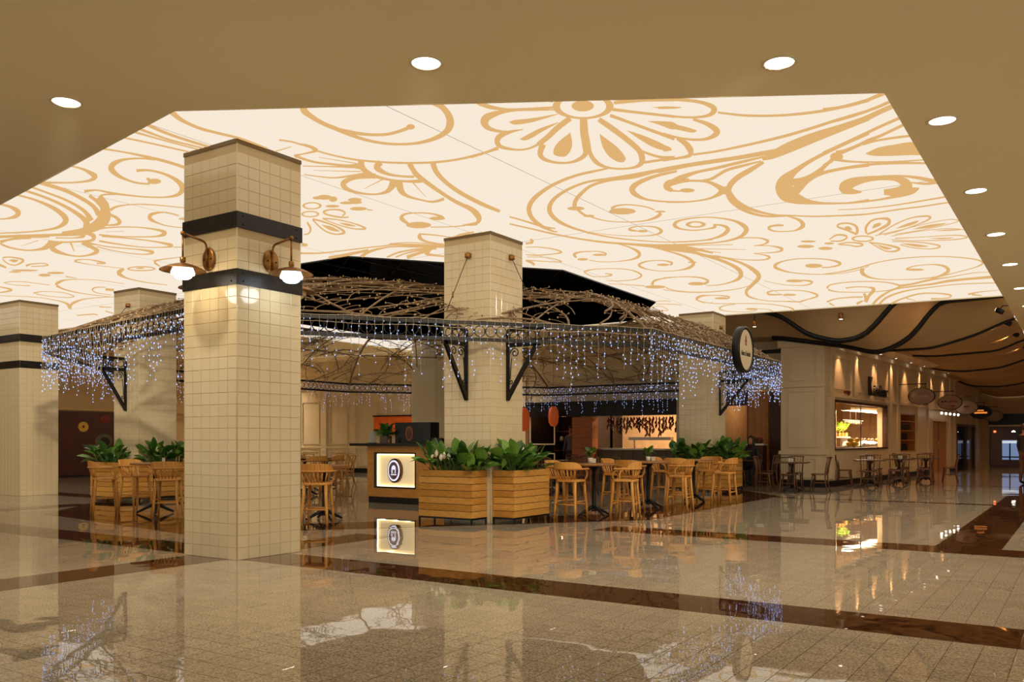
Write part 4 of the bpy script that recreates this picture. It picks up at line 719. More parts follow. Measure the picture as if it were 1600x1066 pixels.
# ================================================================ RECEPTION COUNTER
M['niche'] = mat('lit_niche_panel', lin(240, 216, 160), .5, emit=(1, .80, .46, 1), es=.42)
M['led'] = emis('led_strip', (1, .84, .5, 1), 4)
M['logoring'] = emis('logo_light_ring', (.9, .88, 1, 1), 1.0)
M['logodisc'] = vary(mat('logo_disc', lin(120, 96, 110), .2, .3), lin(88, 66, 84), lin(150, 130, 150), 14)
M['bronze'] = mat('bronze_rim', lin(110, 76, 44), .35, .8)
ct = thing('reception_counter', 'oak reception counter with black stone top and glowing logo panel', 'counter', (-11.85, 13.5, 0))
X0, X1, Z0, Z1 = -.5, .57, .34, 1.02                     # niche opening
for nm, bx in (('front_panel', (-.72, X0, 0, .03, .13, 1.18)), ('front_panel', (X1, .78, 0, .03, .13, 1.18)), ('front_panel', (X0, X1, 0, .03, .13, Z0)), ('front_panel', (X0, X1, 0, .03, Z1, 1.18)), ('front_panel', (.785, 1.5, 0, .03, .13, 1.18)),
               ('side_panel', (-.72, -.69, .03, .8, .13, 1.18)), ('side_panel', (1.47, 1.5, .03, .8, .13, 1.18)), ('back_panel', (-.69, 1.47, .78, .8, .13, 1.18))):
    MB().box(*bx).build(nm, 'counterwood', ct)
MB().box(-.7, 1.48, .02, .79, 0, .13).build('plinth', 'base', ct)
MB().box(-1.12, 1.75, -.12, .95, 1.18, 1.235).build('stone_top', 'blackstone', ct, bev=.006)
nb = MB().box(X0, X1, .09, .1, Z0, Z1).build('lit_panel', 'niche', ct)
for bx in ((X0 + .01, X1 - .01, .05, .075, Z1 - .02, Z1 - .008), (X0 + .01, X1 - .01, .05, .075, Z0 + .008, Z0 + .02), (X0 + .008, X0 + .02, .05, .075, Z0 + .02, Z1 - .02), (X1 - .02, X1 - .008, .05, .075, Z0 + .02, Z1 - .02)):
    MB().box(*bx).build('led_strip', 'led', nb)
fm = MB()
for bx in ((X0 - .025, X1 + .025, -.008, .09, Z1, Z1 + .028), (X0 - .025, X1 + .025, -.008, .09, Z0 - .028, Z0), (X0 - .025, X0, -.008, .09, Z0, Z1), (X1, X1 + .025, -.008, .09, Z0, Z1)): fm.box(*bx)
fm.build('niche_frame', 'bmetal', ct)
def oval(mb, r0, r1, y0, y1, sx=.72): return mb.lathe([(r1, 0), (r0, 0), (r0, y1 - y0), (r1, y1 - y0)], 36, cap=False).xf(Matrix.Translation((.02, y1, .675)) @ Matrix.Rotation(PI/2, 4, 'X') @ Matrix.Diagonal((sx, 1, 1, 1)))
lg = oval(MB(), .25, .0001, -.005, .07).build('logo_body', 'bronze', ct, True)
oval(MB(), .215, .18, -.02, -.004).build('light_ring', 'logoring', lg, True)
oval(MB(), .18, .0001, -.012, -.004).build('disc', 'logodisc', lg)
em = MB().box(-.055, .09, -.02, -.012, .585, .605); em.box(-.035, -.015, -.02, -.012, .62, .74).box(.055, .07, -.02, -.012, .62, .74); em.lathe([(.045, 0), (.045, .008), (.0001, .008)], 16).v
em.v = [p if p[2] > .3 else (p[0] + .02, -.012 - p[2], p[1] + .74) for p in em.v]
em.build('emblem', 'logoring', lg)
# things on the counter
t = thing('display_box', 'black box with orange oval emblem standing on reception counter', 'display', (-11.6, 13.85, 1.237))
MB().box(-.47, .47, -.05, .25, 0, .43).build('case', 'blackstone', t, bev=.006)
M['orangelogo'] = mat('orange_emblem', lin(150, 84, 50), .4); M['orangedk'] = mat('orange_emblem_dark', lin(96, 46, 26), .4)
o = MB().lathe([(.0001, 0), (.15, 0), (.15, .008), (.0001, .008)], 28).xf(Matrix.Translation((-.08, -.05, .2)) @ Matrix.Rotation(PI/2, 4, 'X') @ Matrix.Diagonal((.68, 1, 1, 1))).build('oval_emblem', 'orangelogo', t)
MB().lathe([(.0001, 0), (.12, 0), (.12, .004), (.0001, .004)], 24).xf(Matrix.Translation((-.08, -.058, .2)) @ Matrix.Rotation(PI/2, 4, 'X') @ Matrix.Diagonal((.6, 1, 1, 1))).build('emblem_centre', 'orangedk', o)
t = thing('card_terminal', 'low black box right of the display on reception counter', 'box', (-10.98, 13.85, 1.237)); MB().box(-.13, .13, -.06, .16, 0, .1).build('body', 'blackstone', t, bev=.005); MB().box(-.1, .1, -.05, .05, .1, .108).build('lid', 'base', t)
t = thing('menu_stand', 'white tilted menu card standing on left end of counter', 'menu', (-12.62, 13.7, 1.237))
MB().box(-.09, .09, -.06, .06, 0, .01).build('foot', 'bmetal', t); MB().box(-.085, .085, -.004, .004, 0, .25).xf(Matrix.Translation((0, .0, .01)) @ Matrix.Rotation(1.15, 4, 'Z') @ Matrix.Rotation(.25, 4, 'X')).build('card', 'white', t)
M['amber'] = mat('amber_bottle', lin(150, 84, 40), .15)
t = thing('amber_bottle', 'small amber bottle on reception counter before the plant', 'bottle', (-12.08, 13.62, 1.237)); MB().lathe([(.022, 0), (.024, .01), (.024, .06), (.01, .085), (.01, .1)], 12).build('glass', 'amber', t, True); MB().lathe([(.012, .1), (.012, .125), (.0001, .125)], 10).build('cap', 'base', t)
M['greypot'] = mat('grey_pot', lin(96, 84, 70), .6)
t = thing('grey_pot', 'square grey pot on reception counter', 'pot', (-12.28, 13.75, 1.237)); MB().prism([(-.1, -.08), (.1, -.08), (.1, .08), (-.1, .08)], 0, .15).build('body', 'greypot', t, bev=.005); MB().box(-.085, .085, -.065, .065, .14, .155).build('soil', 'soil', t)
plant(-12.28, 13.75, 0, 'bushy green plant in square grey pot on counter', 31, 60, .26, .2, 1.37, .62, 0, 'small potted plants', 'potted_herb')

# ================================================================ ROUND SIGN ON THE CANOPY
M['signface'] = mat('sign_face', lin(226, 208, 172), .4, emit=(1, .86, .62, 1), es=.12)
M['redink'] = mat('sign_red', lin(120, 34, 22), .5); M['ink'] = mat('sign_ink', lin(40, 30, 24), .5)
t = thing('round_sign', 'round cream sign with black rim and dark lettering on canopy edge', 'sign', (-5.80, 17.25, 3.13), PI / 2)
RX = Matrix.Rotation(PI / 2, 4, 'X')
MB().lathe([(.0001, -.08), (.46, -.08), (.47, -.07), (.47, .06), (.46, .07), (.415, .07), (.405, .045), (.0001, .045)], 48).xf(RX).build('rim', 'bmetal', t, True)
MB().lathe([(.0001, .05), (.405, .05)], 48).xf(RX).build('face', 'signface', t)
text('lettering', 'Adocs Endodt', .15, 'ink', t, (0, -.053, -.08), (PI / 2, 0, 0), .003, .66)
fl = MB()
for cx_, cz_, rx_, rz_ in ((0, .24, .035, .06), (-.03, .17, .03, .035), (.035, .17, .03, .03), (0, .11, .045, .03)):
    fl.add([(cx_ + rx_ * math.cos(k * PI / 8), -.054, cz_ + rz_ * math.sin(k * PI / 8)) for k in range(16)], [tuple(range(16))])
fl.build('emblem', 'redink', t)
MB().box(-.02, .02, .05, .12, -.3, .3).build('mounting_bar', 'bmetal', t)

# ================================================================ LEFT AND BACK WALLS
wlft = MB().box(-30.2, -30, -8, 31, 0, H).build('wall_left', 'beige'); struct(wlft)
M['maroon'] = vary(mat('maroon_board', lin(64, 16, 16), .35), lin(52, 12, 12), lin(74, 20, 18), 2)
M['gold'] = mat('gold_plate', lin(206, 160, 54), .4); M['darkolive'] = mat('olive_panel', lin(70, 54, 26), .5)
MB().box(-30, -29.9, 9, 24.6, 2.36, 2.46).build('moulding', 'beige', wlft); MB().box(-30, -29.94, 9, 24.6, 3.0, 3.06).build('moulding', 'beige', wlft)
struct(MB().box(-30, -29.95, -8, 25.5, 0, .05).build('baseboard_left', 'base'))
t = thing('maroon_shopfront_board', 'dark maroon hoarding with plate emblems on the far left wall', 'hoarding', (-29.96, 18.6, .05))
for k in range(4): MB().box(-.03, .03, -2.4 + k * 1.2, -1.205 + k * 1.2, 0, 2.28).build('panel', 'maroon', t)
def disc(y, z, ry, rz, m, th=.01, x0=.03): return MB().lathe([(.0001, 0), (1, 0), (1, th), (.0001, th)], 28).xf(Matrix.Translation((x0, y, z)) @ Matrix.Rotation(PI/2, 4, 'Y') @ Matrix.Diagonal((rz, ry, 1, 1)))
o = disc(-1.16, 1.73, .19, .18, 'gold').build('round_emblem', 'gold', t); disc(-1.16, 1.73, .05, .05, 'x', .004, .041).build('emblem_dot', 'redink', o)
o = disc(-.38, 1.2, .34, .28, 'x').build('plate_picture', 'greypot', t); disc(-.36, 1.19, .2, .17, 'x', .004, .041).build('plate_centre', 'soil', o)
disc(-.33, 2.02, .2, .13, 'x').build('red_motif', 'redink', t)
t = thing('olive_board', 'dark olive board on left wall just left of banded column', 'hoarding', (-29.97, 23.0, .05)); MB().box(-.02, .02, -1.1, 1.1, 0, 2.2).build('panel', 'darkolive', t); MB().box(.02, .04, -1.1, 1.1, 2.1, 2.2).build('rail', 'base', t)

YB = 25.6
wb = MB().box(-30, -16.3, YB, YB + .25, 0, H).box(-16.3, -10.75, YB, YB + .25, 2.6, H).box(-10.75, -9.35, YB, YB + .25, 0, H).box(-9.35, -7.2, YB, YB + .25, 2.78, H).build('wall_back', 'cream'); struct(wb)
for k in range(9):
    x = -29.6 + k * 1.62
    MB().box(x, x + .3, YB - .06, YB, .18, 3.4).build('pilaster', 'cream', wb, bev=.006)
    fr = MB()
    for z0, z1 in ((.28, .86), (1.14, 2.9)):
        a, b = x + .45, x + 1.47
        fr.box(a, b, YB - .025, YB, z0, z0 + .04).box(a, b, YB - .025, YB, z1 - .04, z1).box(a, a + .04, YB - .025, YB, z0 + .04, z1 - .04).box(b - .04, b, YB - .025, YB, z0 + .04, z1 - .04)
    fr.build('panel_moulding', 'cream', wb)
MB().box(-30, -16.3, YB - .045, YB, .98, 1.04).build('dado_rail', 'cream', wb); MB().box(-30, -16.3, YB - .08, YB, 3.4, 3.5).build('cornice', 'cream', wb)
struct(MB().box(-30, -16.3, YB - .07, YB - .061, 0, .18).build('baseboard_back', 'base'))
M['orange'] = vary(mat('orange_board', lin(226, 100, 30), .5), lin(214, 90, 24), lin(236, 110, 36), 3)
t = thing('orange_menu_board', 'bright orange board on cream wall behind the reception display', 'board', (-22.35, YB - .07, 1.5)); MB().box(-1.05, 1.05, -.03, 0, 0, .72).build('panel', 'orange', t); MB().box(-1.1, 1.1, -.05, 0, .72, .77).build('top_frame', 'base', t)

# ---- kitchen
M['kwall'] = vary(mat('kitchen_tile', lin(200, 170, 132), .35), lin(190, 160, 122), lin(210, 180, 142), 5)
M['bulb'] = emis('warm_tube', (1, .72, .42, 1), 3.5); M['black'] = mat('dark_wall', lin(34, 22, 15), .6)
wk = MB().box(-14.3, -10.75, 29, 29.2, 0, 3).box(-10.8, -10.7, YB + .25, 29, 0, 3).build('wall_kitchen', 'kwall'); struct(wk)
struct(MB().box(-16.4, -14.3, 28, 28.2, 0, 3).box(-14.4, -14.3, YB + .25, 29.2, 0, 3).box(-16.5, -16.3, YB + .25, 28, 0, 3).build('wall_service', 'black'))
struct(MB().box(-16.5, -7, YB + .25, 29.2, 3.0, 3.1).build('ceiling_kitchen', 'soffit'))
t = thing('black_header', 'long black header beam above the kitchen opening', 'header', (-13.5, YB, 2.1)); MB().box(-2.8, 2.75, -.1, .2, 0, .5).build('beam', 'base', t); MB().box(-2.8, 2.75, -.14, -.1, .44, .5).build('lip', 'bmetal', t)
t = thing('kitchen_counter', 'grey fronted kitchen counter with steel worktop behind the tables', 'counter', (-12.5, YB + .2, 0))
MB().box(-1.8, 1.75, -.05, .65, 0, .98).build('body', 'greypot', t); MB().box(-1.85, 1.75, -.12, .7, .98, 1.03).build('worktop', 'steel', t)
for k in range(9): MB().box(-1.75 + k * .39, -1.4 + k * .39, -.065, -.05, .1, .94).build('front_panel', 'greypot', t)
t = thing('steel_hood', 'bright steel serving shelf above the kitchen counter', 'shelf', (-12.0, YB + .9, 1.3)); MB().prism([(-.75, -.2), (.75, -.2), (.65, .3), (-.65, .3)], 0, .1).build('canopy', 'steel', t); MB().box(-.7, -.66, .1, .14, -.28, 0).box(.66, .7, .1, .14, -.28, 0).build('legs', 'steel', t)
t = thing('kitchen_lamp', 'warm tube lamp over the kitchen counter', 'lamp', (-12.4, 27.4, 2.85)); MB().box(-1.3, 1.3, -.05, .05, .06, .14).build('housing', 'white', t); MB().tube([(-1.3, 0, .03), (1.3, 0, .03)], .03, 8).build('tube', 'bulb', t)
l = bpy.data.lights.new('tube_light', 'AREA'); l.shape = 'RECTANGLE'; l.size = 2.4; l.size_y = .1; l.energy = 150; l.color = (1, .7, .42); o = bpy.data.objects.new('tube_light', l); C.objects.link(o); o.parent = t; o.location = (0, 0, -.02)
M['pepper'] = vary(mat('dried_pepper', lin(130, 40, 20), .5), lin(90, 22, 12), lin(160, 66, 32), 30, rnd=.5); M['aubergine'] = mat('dried_aubergine', lin(38, 22, 20), .5)
rh = random.Random(8)
for k in range(22):
    x = -13.3 + k * .115; ln = rh.uniform(.28, .62); m_ = ['pepper', 'aubergine', 'pepper'][k % 3] if k < 13 else 'pepper'
    t = thing('dried_string', ('string of dark dried aubergines' if m_ == 'aubergine' else 'string of red dried peppers') + ' hanging in the kitchen opening', 'food string', (x, YB + .32, 2.1), 0, 'dark aubergine strings over kitchen' if m_ == 'aubergine' else 'red pepper strings over kitchen')
    MB().tube([(0, 0, 0), (0, 0, -ln)], .006, 4).build('cord', 'wire', t); pk = MB()
    for q in range(int(ln / .035)):
        a = rh.uniform(0, 2 * PI); z = -.05 - q * .035
        pk.tube([(0, 0, z), (.035 * math.cos(a), .035 * math.sin(a), z - .03), (.05 * math.cos(a), .05 * math.sin(a), z - .1)], [.02, .03, .008], 5)
    tag(pk.build('pods', m_, t, True), kind='stuff')
def lantern(x, y, z, s, lb):
    t = thing('red_lantern', lb, 'lantern', (x, y, z), 0, 'red orange lanterns beside the kitchen')
    MB().lathe([(.05, .42), (.12, .40), (.2, .25), (.22, 0), (.2, -.25), (.12, -.40), (.05, -.42)], 20).xf(Matrix.Scale(s, 4)).build('shade', 'lant', t, True)
    MB().lathe([(.05, .42), (.05, .46), (.0001, .46)], 12).xf(Matrix.Scale(s, 4)).build('cap', 'base', t); MB().tube([(0, 0, .46 * s), (0, 0, H - .02 - z)], .006, 5).build('cord', 'base', t)
M['lant'] = mat('lantern_paper', lin(190, 60, 20), .5, emit=(1, .2, .03, 1), es=.12)
lantern(-16.0, 24.9, 2.0, .95, 'red orange lantern just right of the planter column'); lantern(-15.0, 25.2, 2.1, .8, 'red orange lantern second from the planter column')
t = thing('orange_pillar', 'orange timber clad pillar left of the kitchen opening', 'pillar', (-13.95, YB - .12, 0))
M['pillarw'] = vary(mat('pillar_timber', lin(150, 78, 26), .4), lin(132, 62, 18), lin(166, 90, 34), 4, (1, 1, 9))
for k in range(6): MB().box(-.38, .38, -.2, .2, k * .345 + .004, (k + 1) * .345 - .004).build('cladding_board', 'pillarw', t)
MB().box(-.36, .36, -.18, .18, 0, 2.08).build('core', 'base', t)
t = thing('service_shelf', 'dark back shelf with white crockery left of the orange pillar', 'shelf', (-15.6, 27.4, 0))
for z in (.9, 1.25, 1.6): MB().box(-.6, .6, -.15, .15, z, z + .03).build('board', 'darkwood', t)
for sx in (-.6, .57): MB().box(sx, sx + .03, -.15, .15, 0, 1.9).build('upright', 'darkwood', t)
for k in range(4):
    c = thing('white_jug', 'white jug on dark back shelf by the red lanterns', 'jug', (-15.95 + k * .22, 27.35, 1.28), 0, 'white jugs on back shelf'); MB().lathe([(.05, 0), (.06, .05), (.045, .13), (.05, .16), (.042, .155), (.0001, .02)], 14).build('body', 'white', c, True); MB().tube([(.045, 0, .13), (.09, 0, .11), (.085, 0, .06), (.055, 0, .04)], .007, 5).build('handle', 'white', c, True)
l = bpy.data.lights.new('shelf_light', 'POINT'); l.energy = 6; l.color = (1, .45, .18); l.shadow_soft_size = .1
t = thing('shelf_pendant', 'small warm pendant over the dark back shelf', 'lamp', (-15.4, 26.6, 2.2)); MB().lathe([(.06, 0), (.05, .08), (.01, .1)], 14).build('shade', 'bmetal', t, True); MB().tube([(0, 0, .1), (0, 0, .8)], .005, 5).build('cord', 'base', t); MB().lathe([(.0001, -.04), (.03, -.02), (.03, .02), (.0001, .03)], 10).build('bulb', 'bulb', t, True)
o = bpy.data.objects.new('bulb_light', l); C.objects.link(o); o.parent = t; o.location = (0, 0, -.1)

# ---- bakery between column and pier
M['wlit'] = vary(mat('lit_wood_panel', lin(178, 112, 48), .4), lin(160, 98, 38), lin(190, 126, 58), 3, (10, 1, 1))
M['ddoor'] = vary(mat('dark_door_wood', lin(72, 36, 16), .4), lin(58, 28, 12), lin(86, 46, 22), 3, (8, 1, 1))
struct(MB().box(-9.4, -7.1, 28.4, 28.6, 0, 3).box(-9.5, -9.35, YB + .25, 28.4, 0, 3).box(-7.2, -7.1, 24.95, 28.4, 0, 4.1).build('wall_bakery', 'kwall'))
t = thing('wood_pilaster', 'warm lit wooden panel pilaster left of the dark door', 'pilaster', (-8.15, YB, 0)); MB().box(-.3, .3, -.03, .2, 0, 2.75).build('body', 'wlit', t)
for k in range(3): MB().box(-.25 + k * .18, -.11 + k * .18, -.045, -.03, .15, 2.6).build('flute', 'wlit', t)
door = MB().box(-7.83, -7.22, YB + .02, YB + .08, 0, 2.75).build('door_1', 'ddoor'); struct(door)
for z0, z1 in ((.15, .95), (1.05, 1.8), (1.9, 2.6)): MB().box(-7.75, -7.3, YB + .005, YB + .02, z0, z1).build('door_panel', 'ddoor', door, bev=.006)
MB().lathe([(.02, 0), (.03, .04), (.0001, .05)], 10).xf(Matrix.Translation((-7.74, YB + .02, 1.0)) @ Matrix.Rotation(PI/2, 4, 'X')).build('door_knob', 'brass', door, True)
M['glass'] = mat('shop_glass', (1, 1, 1, 1), .02, 0, .5); M['glass'].node_tree.nodes['Principled BSDF'].inputs['Transmission Weight'].default_value = 1; M['glass'].node_tree.nodes['Principled BSDF'].inputs['IOR'].default_value = 1.05
wn = MB().box(-9.35, -8.45, YB + .05, YB + .11, 2.68, 2.78).box(-9.35, -9.29, YB + .05, YB + .11, .9, 2.68).box(-8.51, -8.45, YB + .05, YB + .11, .9, 2.68).box(-9.35, -8.45, YB + .05, YB + .11, .82, .9).build('window_1', 'ddoor'); struct(wn)
MB().box(-9.29, -8.51, YB + .075, YB + .085, .9, 2.68).build('pane', 'glass', wn); MB().box(-9.35, -8.45, YB + .04, YB + .2, 0, .82).build('apron', 'ddoor', wn)
M['redstripe'] = mat('red_stripe', lin(170, 40, 30), .5)
t = thing('bakery_sign', 'dark wooden fascia board with V motif above bakery window', 'sign', (-8.9, YB - .02, 2.34)); MB().box(-.45, .45, -.02, .03, 0, .34).build('board', 'ddoor', t); MB().add([(-.08, -.025, .28), (-.03, -.025, .28), (0, -.025, .14), (.03, -.025, .28), (.08, -.025, .28), (.02, -.025, .05), (-.02, -.025, .05)], [(0, 6, 2, 1), (2, 6, 5), (2, 5, 4, 3)]).build('motif', 'wlit', t)
t = thing('menu_screen', 'pale menu panel with red stripe inside bakery window', 'panel', (-8.95, 28.3, 1.35)); MB().box(-.5, .5, -.03, .03, 0, .7).build('panel', 'kwall', t); MB().box(-.5, .5, -.035, -.03, .3, .42).build('stripe', 'redstripe', t)
t = thing('bakery_counter', 'small wooden counter with lit top beside the dark door', 'counter', (-8.1, YB - .45, 0)); MB().box(-.28, .28, -.18, .18, 0, 1.15).build('body', 'ddoor', t); MB().box(-.31, .31, -.21, .21, 1.15, 1.2).build('top', 'white', t)
t = thing('bread_basket', 'basket of red brown loaves on small counter by dark door', 'basket', (-8.0, YB - .45, 1.2)); MB().lathe([(.1, 0), (.15, .1), (.16, .11), (.13, .1), (.0001, .03)], 16).build('basket', 'darkwood', t, True)
for k in range(4): MB().lathe([(.0001, -.05), (.04, -.03), (.05, 0), (.04, .03), (.0001, .05)], 10, ((k % 2) * .1 - .05, (k // 2) * .1 - .05, .13)).build('loaf', 'pepper', t, True)
t = thing('bakery_lamp', 'warm ceiling lamp inside bakery', 'lamp', (-8.6, 26.9, 2.85)); MB().lathe([(.15, .1), (.15, .03), (.0001, .0)], 16).build('dome', 'bulb', t, True); MB().lathe([(.16, .1), (.16, .14), (.0001, .15)], 16).build('rim', 'white', t)
l = bpy.data.lights.new('bakery_light', 'POINT'); l.energy = 22; l.color = (1, .68, .36); l.shadow_soft_size = .15; o = bpy.data.objects.new('bakery_light', l); C.objects.link(o); o.parent = t; o.location = (0, 0, -.1)
t = thing('wall_vent', 'thin dark air vent slot high on wall beside round sign', 'vent', (-7.95, YB - .01, 3.86)); MB().box(-.5, .5, -.02, .01, 0, .11).build('frame', 'base', t); MB().box(-.47, .47, -.025, -.02, .03, .08).build('grille', 'bmetal', t)

# ---- panelled pier
pier = MB().box(-7.2, -6.0, 24.62, 24.95, 0, H).build('wall_pier', 'cream'); struct(pier)
MB().box(-7.25, -5.95, 24.57, 24.95, .9, 1.0).build('dado_rail', 'cream', pier); MB().box(-7.27, -5.93, 24.55, 24.95, 3.9, 4.1).build('cornice', 'cream', pier); MB().box(-7.24, -5.96, 24.58, 24.95, 2.78, 2.86).build('string_course', 'cream', pier)
def frame_y(x0, x1, y, z0, z1): return MB().box(x0, x1, y - .02, y, z0, z0 + .05).box(x0, x1, y - .02, y, z1 - .05, z1).box(x0, x0 + .05, y - .02, y, z0 + .05, z1 - .05).box(x1 - .05, x1, y - .02, y, z0 + .05, z1 - .05)
for z0, z1 in ((.25, .82), (1.1, 2.7), (2.95, 3.8)): frame_y(-7.0, -6.2, 24.62, z0, z1).build('panel_moulding', 'cream', pier)
MB().box(-7.22, -5.98, 24.59, 24.95, 0, .2).build('plinth', 'base', pier)

# ================================================================ CORRIDOR SHOPFRONTS (local x = out into corridor, local y = along)
SR = -math.atan2(1.8, 22.9); S0 = (-6.0, 24.85); UU = (math.sin(-SR), math.cos(SR)); NN = (math.cos(SR), -math.sin(-SR))
def sf(n, s): return (S0[0] + UU[0] * s + NN[0] * n, S0[1] + UU[1] * s + NN[1] * n)
def sbuild(mb, name, m, parent=None, bev=0):
    o = mb.build(name, m, parent, bev=bev)
    if not parent: o.location = (S0[0], S0[1], 0); o.rotation_euler = (0, 0, SR)
    return o
def sthing(name, lb, cat, n, s, z, group=None): x, y = sf(n, s); return thing(name, lb, cat, (x, y, z), SR, group)
wc = MB().box(-.3, 0, .1, .6, 0, 4.1).box(-.3, 0, .6, 6.0, 0, 1.05).box(-.3, 0, .6, 6.0, 2.45, 4.1).box(-.3, 0, 6.0, 7.75, 0, 4.1).box(-.3, 0, 7.75, 9.8, 0, .9).box(-.3, 0, 7.75, 9.8, 2.25, 4.1)
wc.box(-.3, 0, 9.8, 12.2, 0, 4.1).box(-.3, 0, 12.2, 15.3, 2.12, 4.1).box(-.3, 0, 15.3, 16.9, 0, 4.1).box(-.3, 0, 16.9, 20.9, 2.0, 4.1).box(-.3, 0, 20.9, 23, 0, 4.1)
wc = struct(sbuild(wc, 'wall_corridor', 'cream'))
MB().box(0, .1, .1, 23, 3.86, 4.02).build('cornice', 'cream', wc); MB().box(-.3, .75, -.2, 23, 4.02, 4.12).build('soffit_shelf', 'cream', wc); MB().box(0, .05, .1, 12, 2.52, 2.6).build('string_course', 'cream', wc)
for s in (.2, 2.35, 6.2, 7.2, 9.95, 11.6, 15.4, 16.3, 21.2): MB().box(0, .06, s, s + .3, 2.6 if s in (2.35, 4.35) else .2, 3.86).build('pilaster', 'cream', wc, bev=.006)
for s in (.55, 2.75, 4.75): MB().add(*(lambda f: ([(-(p[1]), p[0], p[2]) for p in f.v], [tuple(reversed(q)) for q in f.f]))(frame_y(s, s + 1.5, 0, 2.75, 3.7))).build('panel_moulding', 'cream', wc)
MB().box(0, .07, .1, 12.1, 0, .16).box(0, .07, 15.3, 16.9, 0, .16).build('plinth', 'base', wc)
# lit shop window with display
wn2 = MB().box(-.12, .03, .6, .68, 1.05, 2.45).box(-.12, .03, 5.92, 6.0, 1.05, 2.45).box(-.12, .03, .6, 6.0, 2.37, 2.45).box(-.15, .06, .6, 6.0, 1.02, 1.07)
wn2 = struct(sbuild(wn2, 'window_2', 'ddoor'))
for a, b in ((.68, 3.3), (3.34, 5.92)): MB().box(-.06, -.05, a, b, 1.07, 2.37).build('pane', 'glass', wn2)
MB().box(-.07, -.04, 3.3, 3.34, 1.07, 2.37).build('mullion', 'steel', wn2)
sw = MB().box(-1.2, -1.1, .15, 4.3, 0, 3).box(-1.1, -.3, .15, .2, 0, 3).box(-3.3, -1.2, 4.2, 4.3, 0, 3).box(-3.4, -3.3, 4.2, 12.1, 0, 3).box(-3.3, -.3, 12.0, 12.1, 0, 3).box(-1.2, -.3, .15, 4.2, 2.9, 3).box(-3.4, -.3, 4.2, 12.1, 2.9, 3)
sw = struct(sbuild(sw, 'wall_shop', 'kwall'))
for k in range(8): MB().box(-3.28 + k * .37, -2.93 + k * .37, 11.97, 12.0, .1, 2.85).build('wall_board', 'kwall', sw)
t = sthing('market_display', 'white lit display counter inside the shop window', 'display counter', -.8, 6.1, 0); MB().box(-.4, .4, -2.2, 2.2, 0, 1.05).build('body', 'white', t); MB().box(-.42, .42, -2.22, 2.22, 1.05, 1.09).build('top', 'steel', t)
M['ice_w'] = vary(mat('crushed_ice', lin(236, 232, 224), .4), lin(220, 214, 204), lin(246, 244, 240), 20); M['yellow'] = mat('yellow_fruit', lin(226, 180, 40), .5); M['lime'] = vary(mat('green_leaf_veg', lin(140, 170, 40), .5), lin(110, 150, 30), lin(170, 190, 60), 6)
t = sthing('ice_bed', 'heap of crushed ice on the display counter in shop window', 'ice', -.75, 5.9, 1.095); rr_ = random.Random(4); pv = []
for iy in range(17):
    for ix in range(6): pv.append((-.3 + ix * .12, -1.2 + iy * .15, max(0, .16 + .05 * rr_.random() - .05 * (ix in (0, 5)) - .12 * (iy in (0, 16))) + ix * -.01))
nf = [(r * 6 + c, r * 6 + c + 1, (r + 1) * 6 + c + 1, (r + 1) * 6 + c) for r in range(16) for c in range(5)]
mb_ = MB().add(pv, nf); tag(mb_.build('ice', 'ice_w', t, True), kind='stuff')
MB().box(-.32, .32, -1.25, 1.25, 0, .02).build('tray', 'steel', t)
gl = random.Random(6); LIMEL = []
for q in LEAFS: me = q.copy(); me.materials.clear(); me.materials.append(M['lime']); LIMEL.append(me)
for k in range(7):
    t = sthing('lemon', 'yellow lemon in the pile at left of shop window', 'fruit', -.6 + gl.uniform(-.12, .2), 4.1 + (k % 4) * .15, 1.1 + .12 * (k // 4) + .08, 'lemons in shop window'); MB().lathe([(.0001, -.11), (.045, -.085), (.085, 0), (.045, .085), (.0001, .11)], 12).xf(Matrix.Rotation(gl.uniform(0, 3), 4, 'Z') @ Matrix.Rotation(PI/2, 4, 'X')).build('flesh', 'yellow', t, True); MB().lathe([(.012, 0), (.0001, .02)], 6, (0, 0, .06)).build('stem', 'stem', t)
for k in range(9):
    s_ = 4.9 + k * .24
    t = sthing('fish', 'silver fish lying on the ice in shop window', 'fish', -.5 + gl.uniform(-.05, .12), s_, 1.31, 'fish on ice in shop window'); MB().tube([(0, -.14, 0), (.005, -.07, .012), (0, 0, .018), (0, .09, .01), (0, .13, .005)], [.008, .03, .036, .02, .008], 8).build('body', 'steel' if k % 3 else 'yellow', t, True); MB().add([(0, .12, 0), (0, .19, .05), (0, .17, 0), (0, .19, -.04)], [(0, 1, 2), (0, 2, 3)]).build('tail', 'steel', t)
for k in range(5):
    s_ = 4.35 + k * .36
    t = sthing('lettuce_crate', 'leafy green salad in crate behind the lemons', 'vegetable', -1.35, s_, 1.55, 'green salads in shop window')
    for q in range(10): inst('leaf', LIMEL[q % 4], t, (0, 0, 0), (gl.uniform(.3, 1.4), gl.uniform(-.4, .4), gl.uniform(0, 6.28)), (.42, .42, .42))
    MB().box(-.12, .12, -.12, .12, -.12, 0).build('crate', 'stoolwood', t)
    for ch in t.children:
        if ch.name.startswith('leaf'): pass
t = sthing('salad_shelf', 'raised shelf carrying green salads in shop window', 'shelf', -1.35, 5.1, 1.09); MB().box(-.16, .16, -.95, .95, .29, .33).build('board', 'white', t); MB().box(-.14, .14, -.9, -.86, 0, .29).box(-.14, .14, .86, .9, 0, .29).build('legs', 'white', t)
t = sthing('round_mirror', 'round dark framed wall plate inside the shop window', 'wall plate', -1.5, 11.95, 1.9); MB().lathe([(.0001, .03), (.2, .03), (.26, .05), (.29, .03), (.3, 0)], 32).xf(Matrix.Rotation(PI/2, 4, 'X')).build('frame', 'darkwood', t, True); MB().lathe([(.0001, .034), (.2, .034)], 28).xf(Matrix.Rotation(PI/2, 4, 'X')).build('plate', 'steel', t)
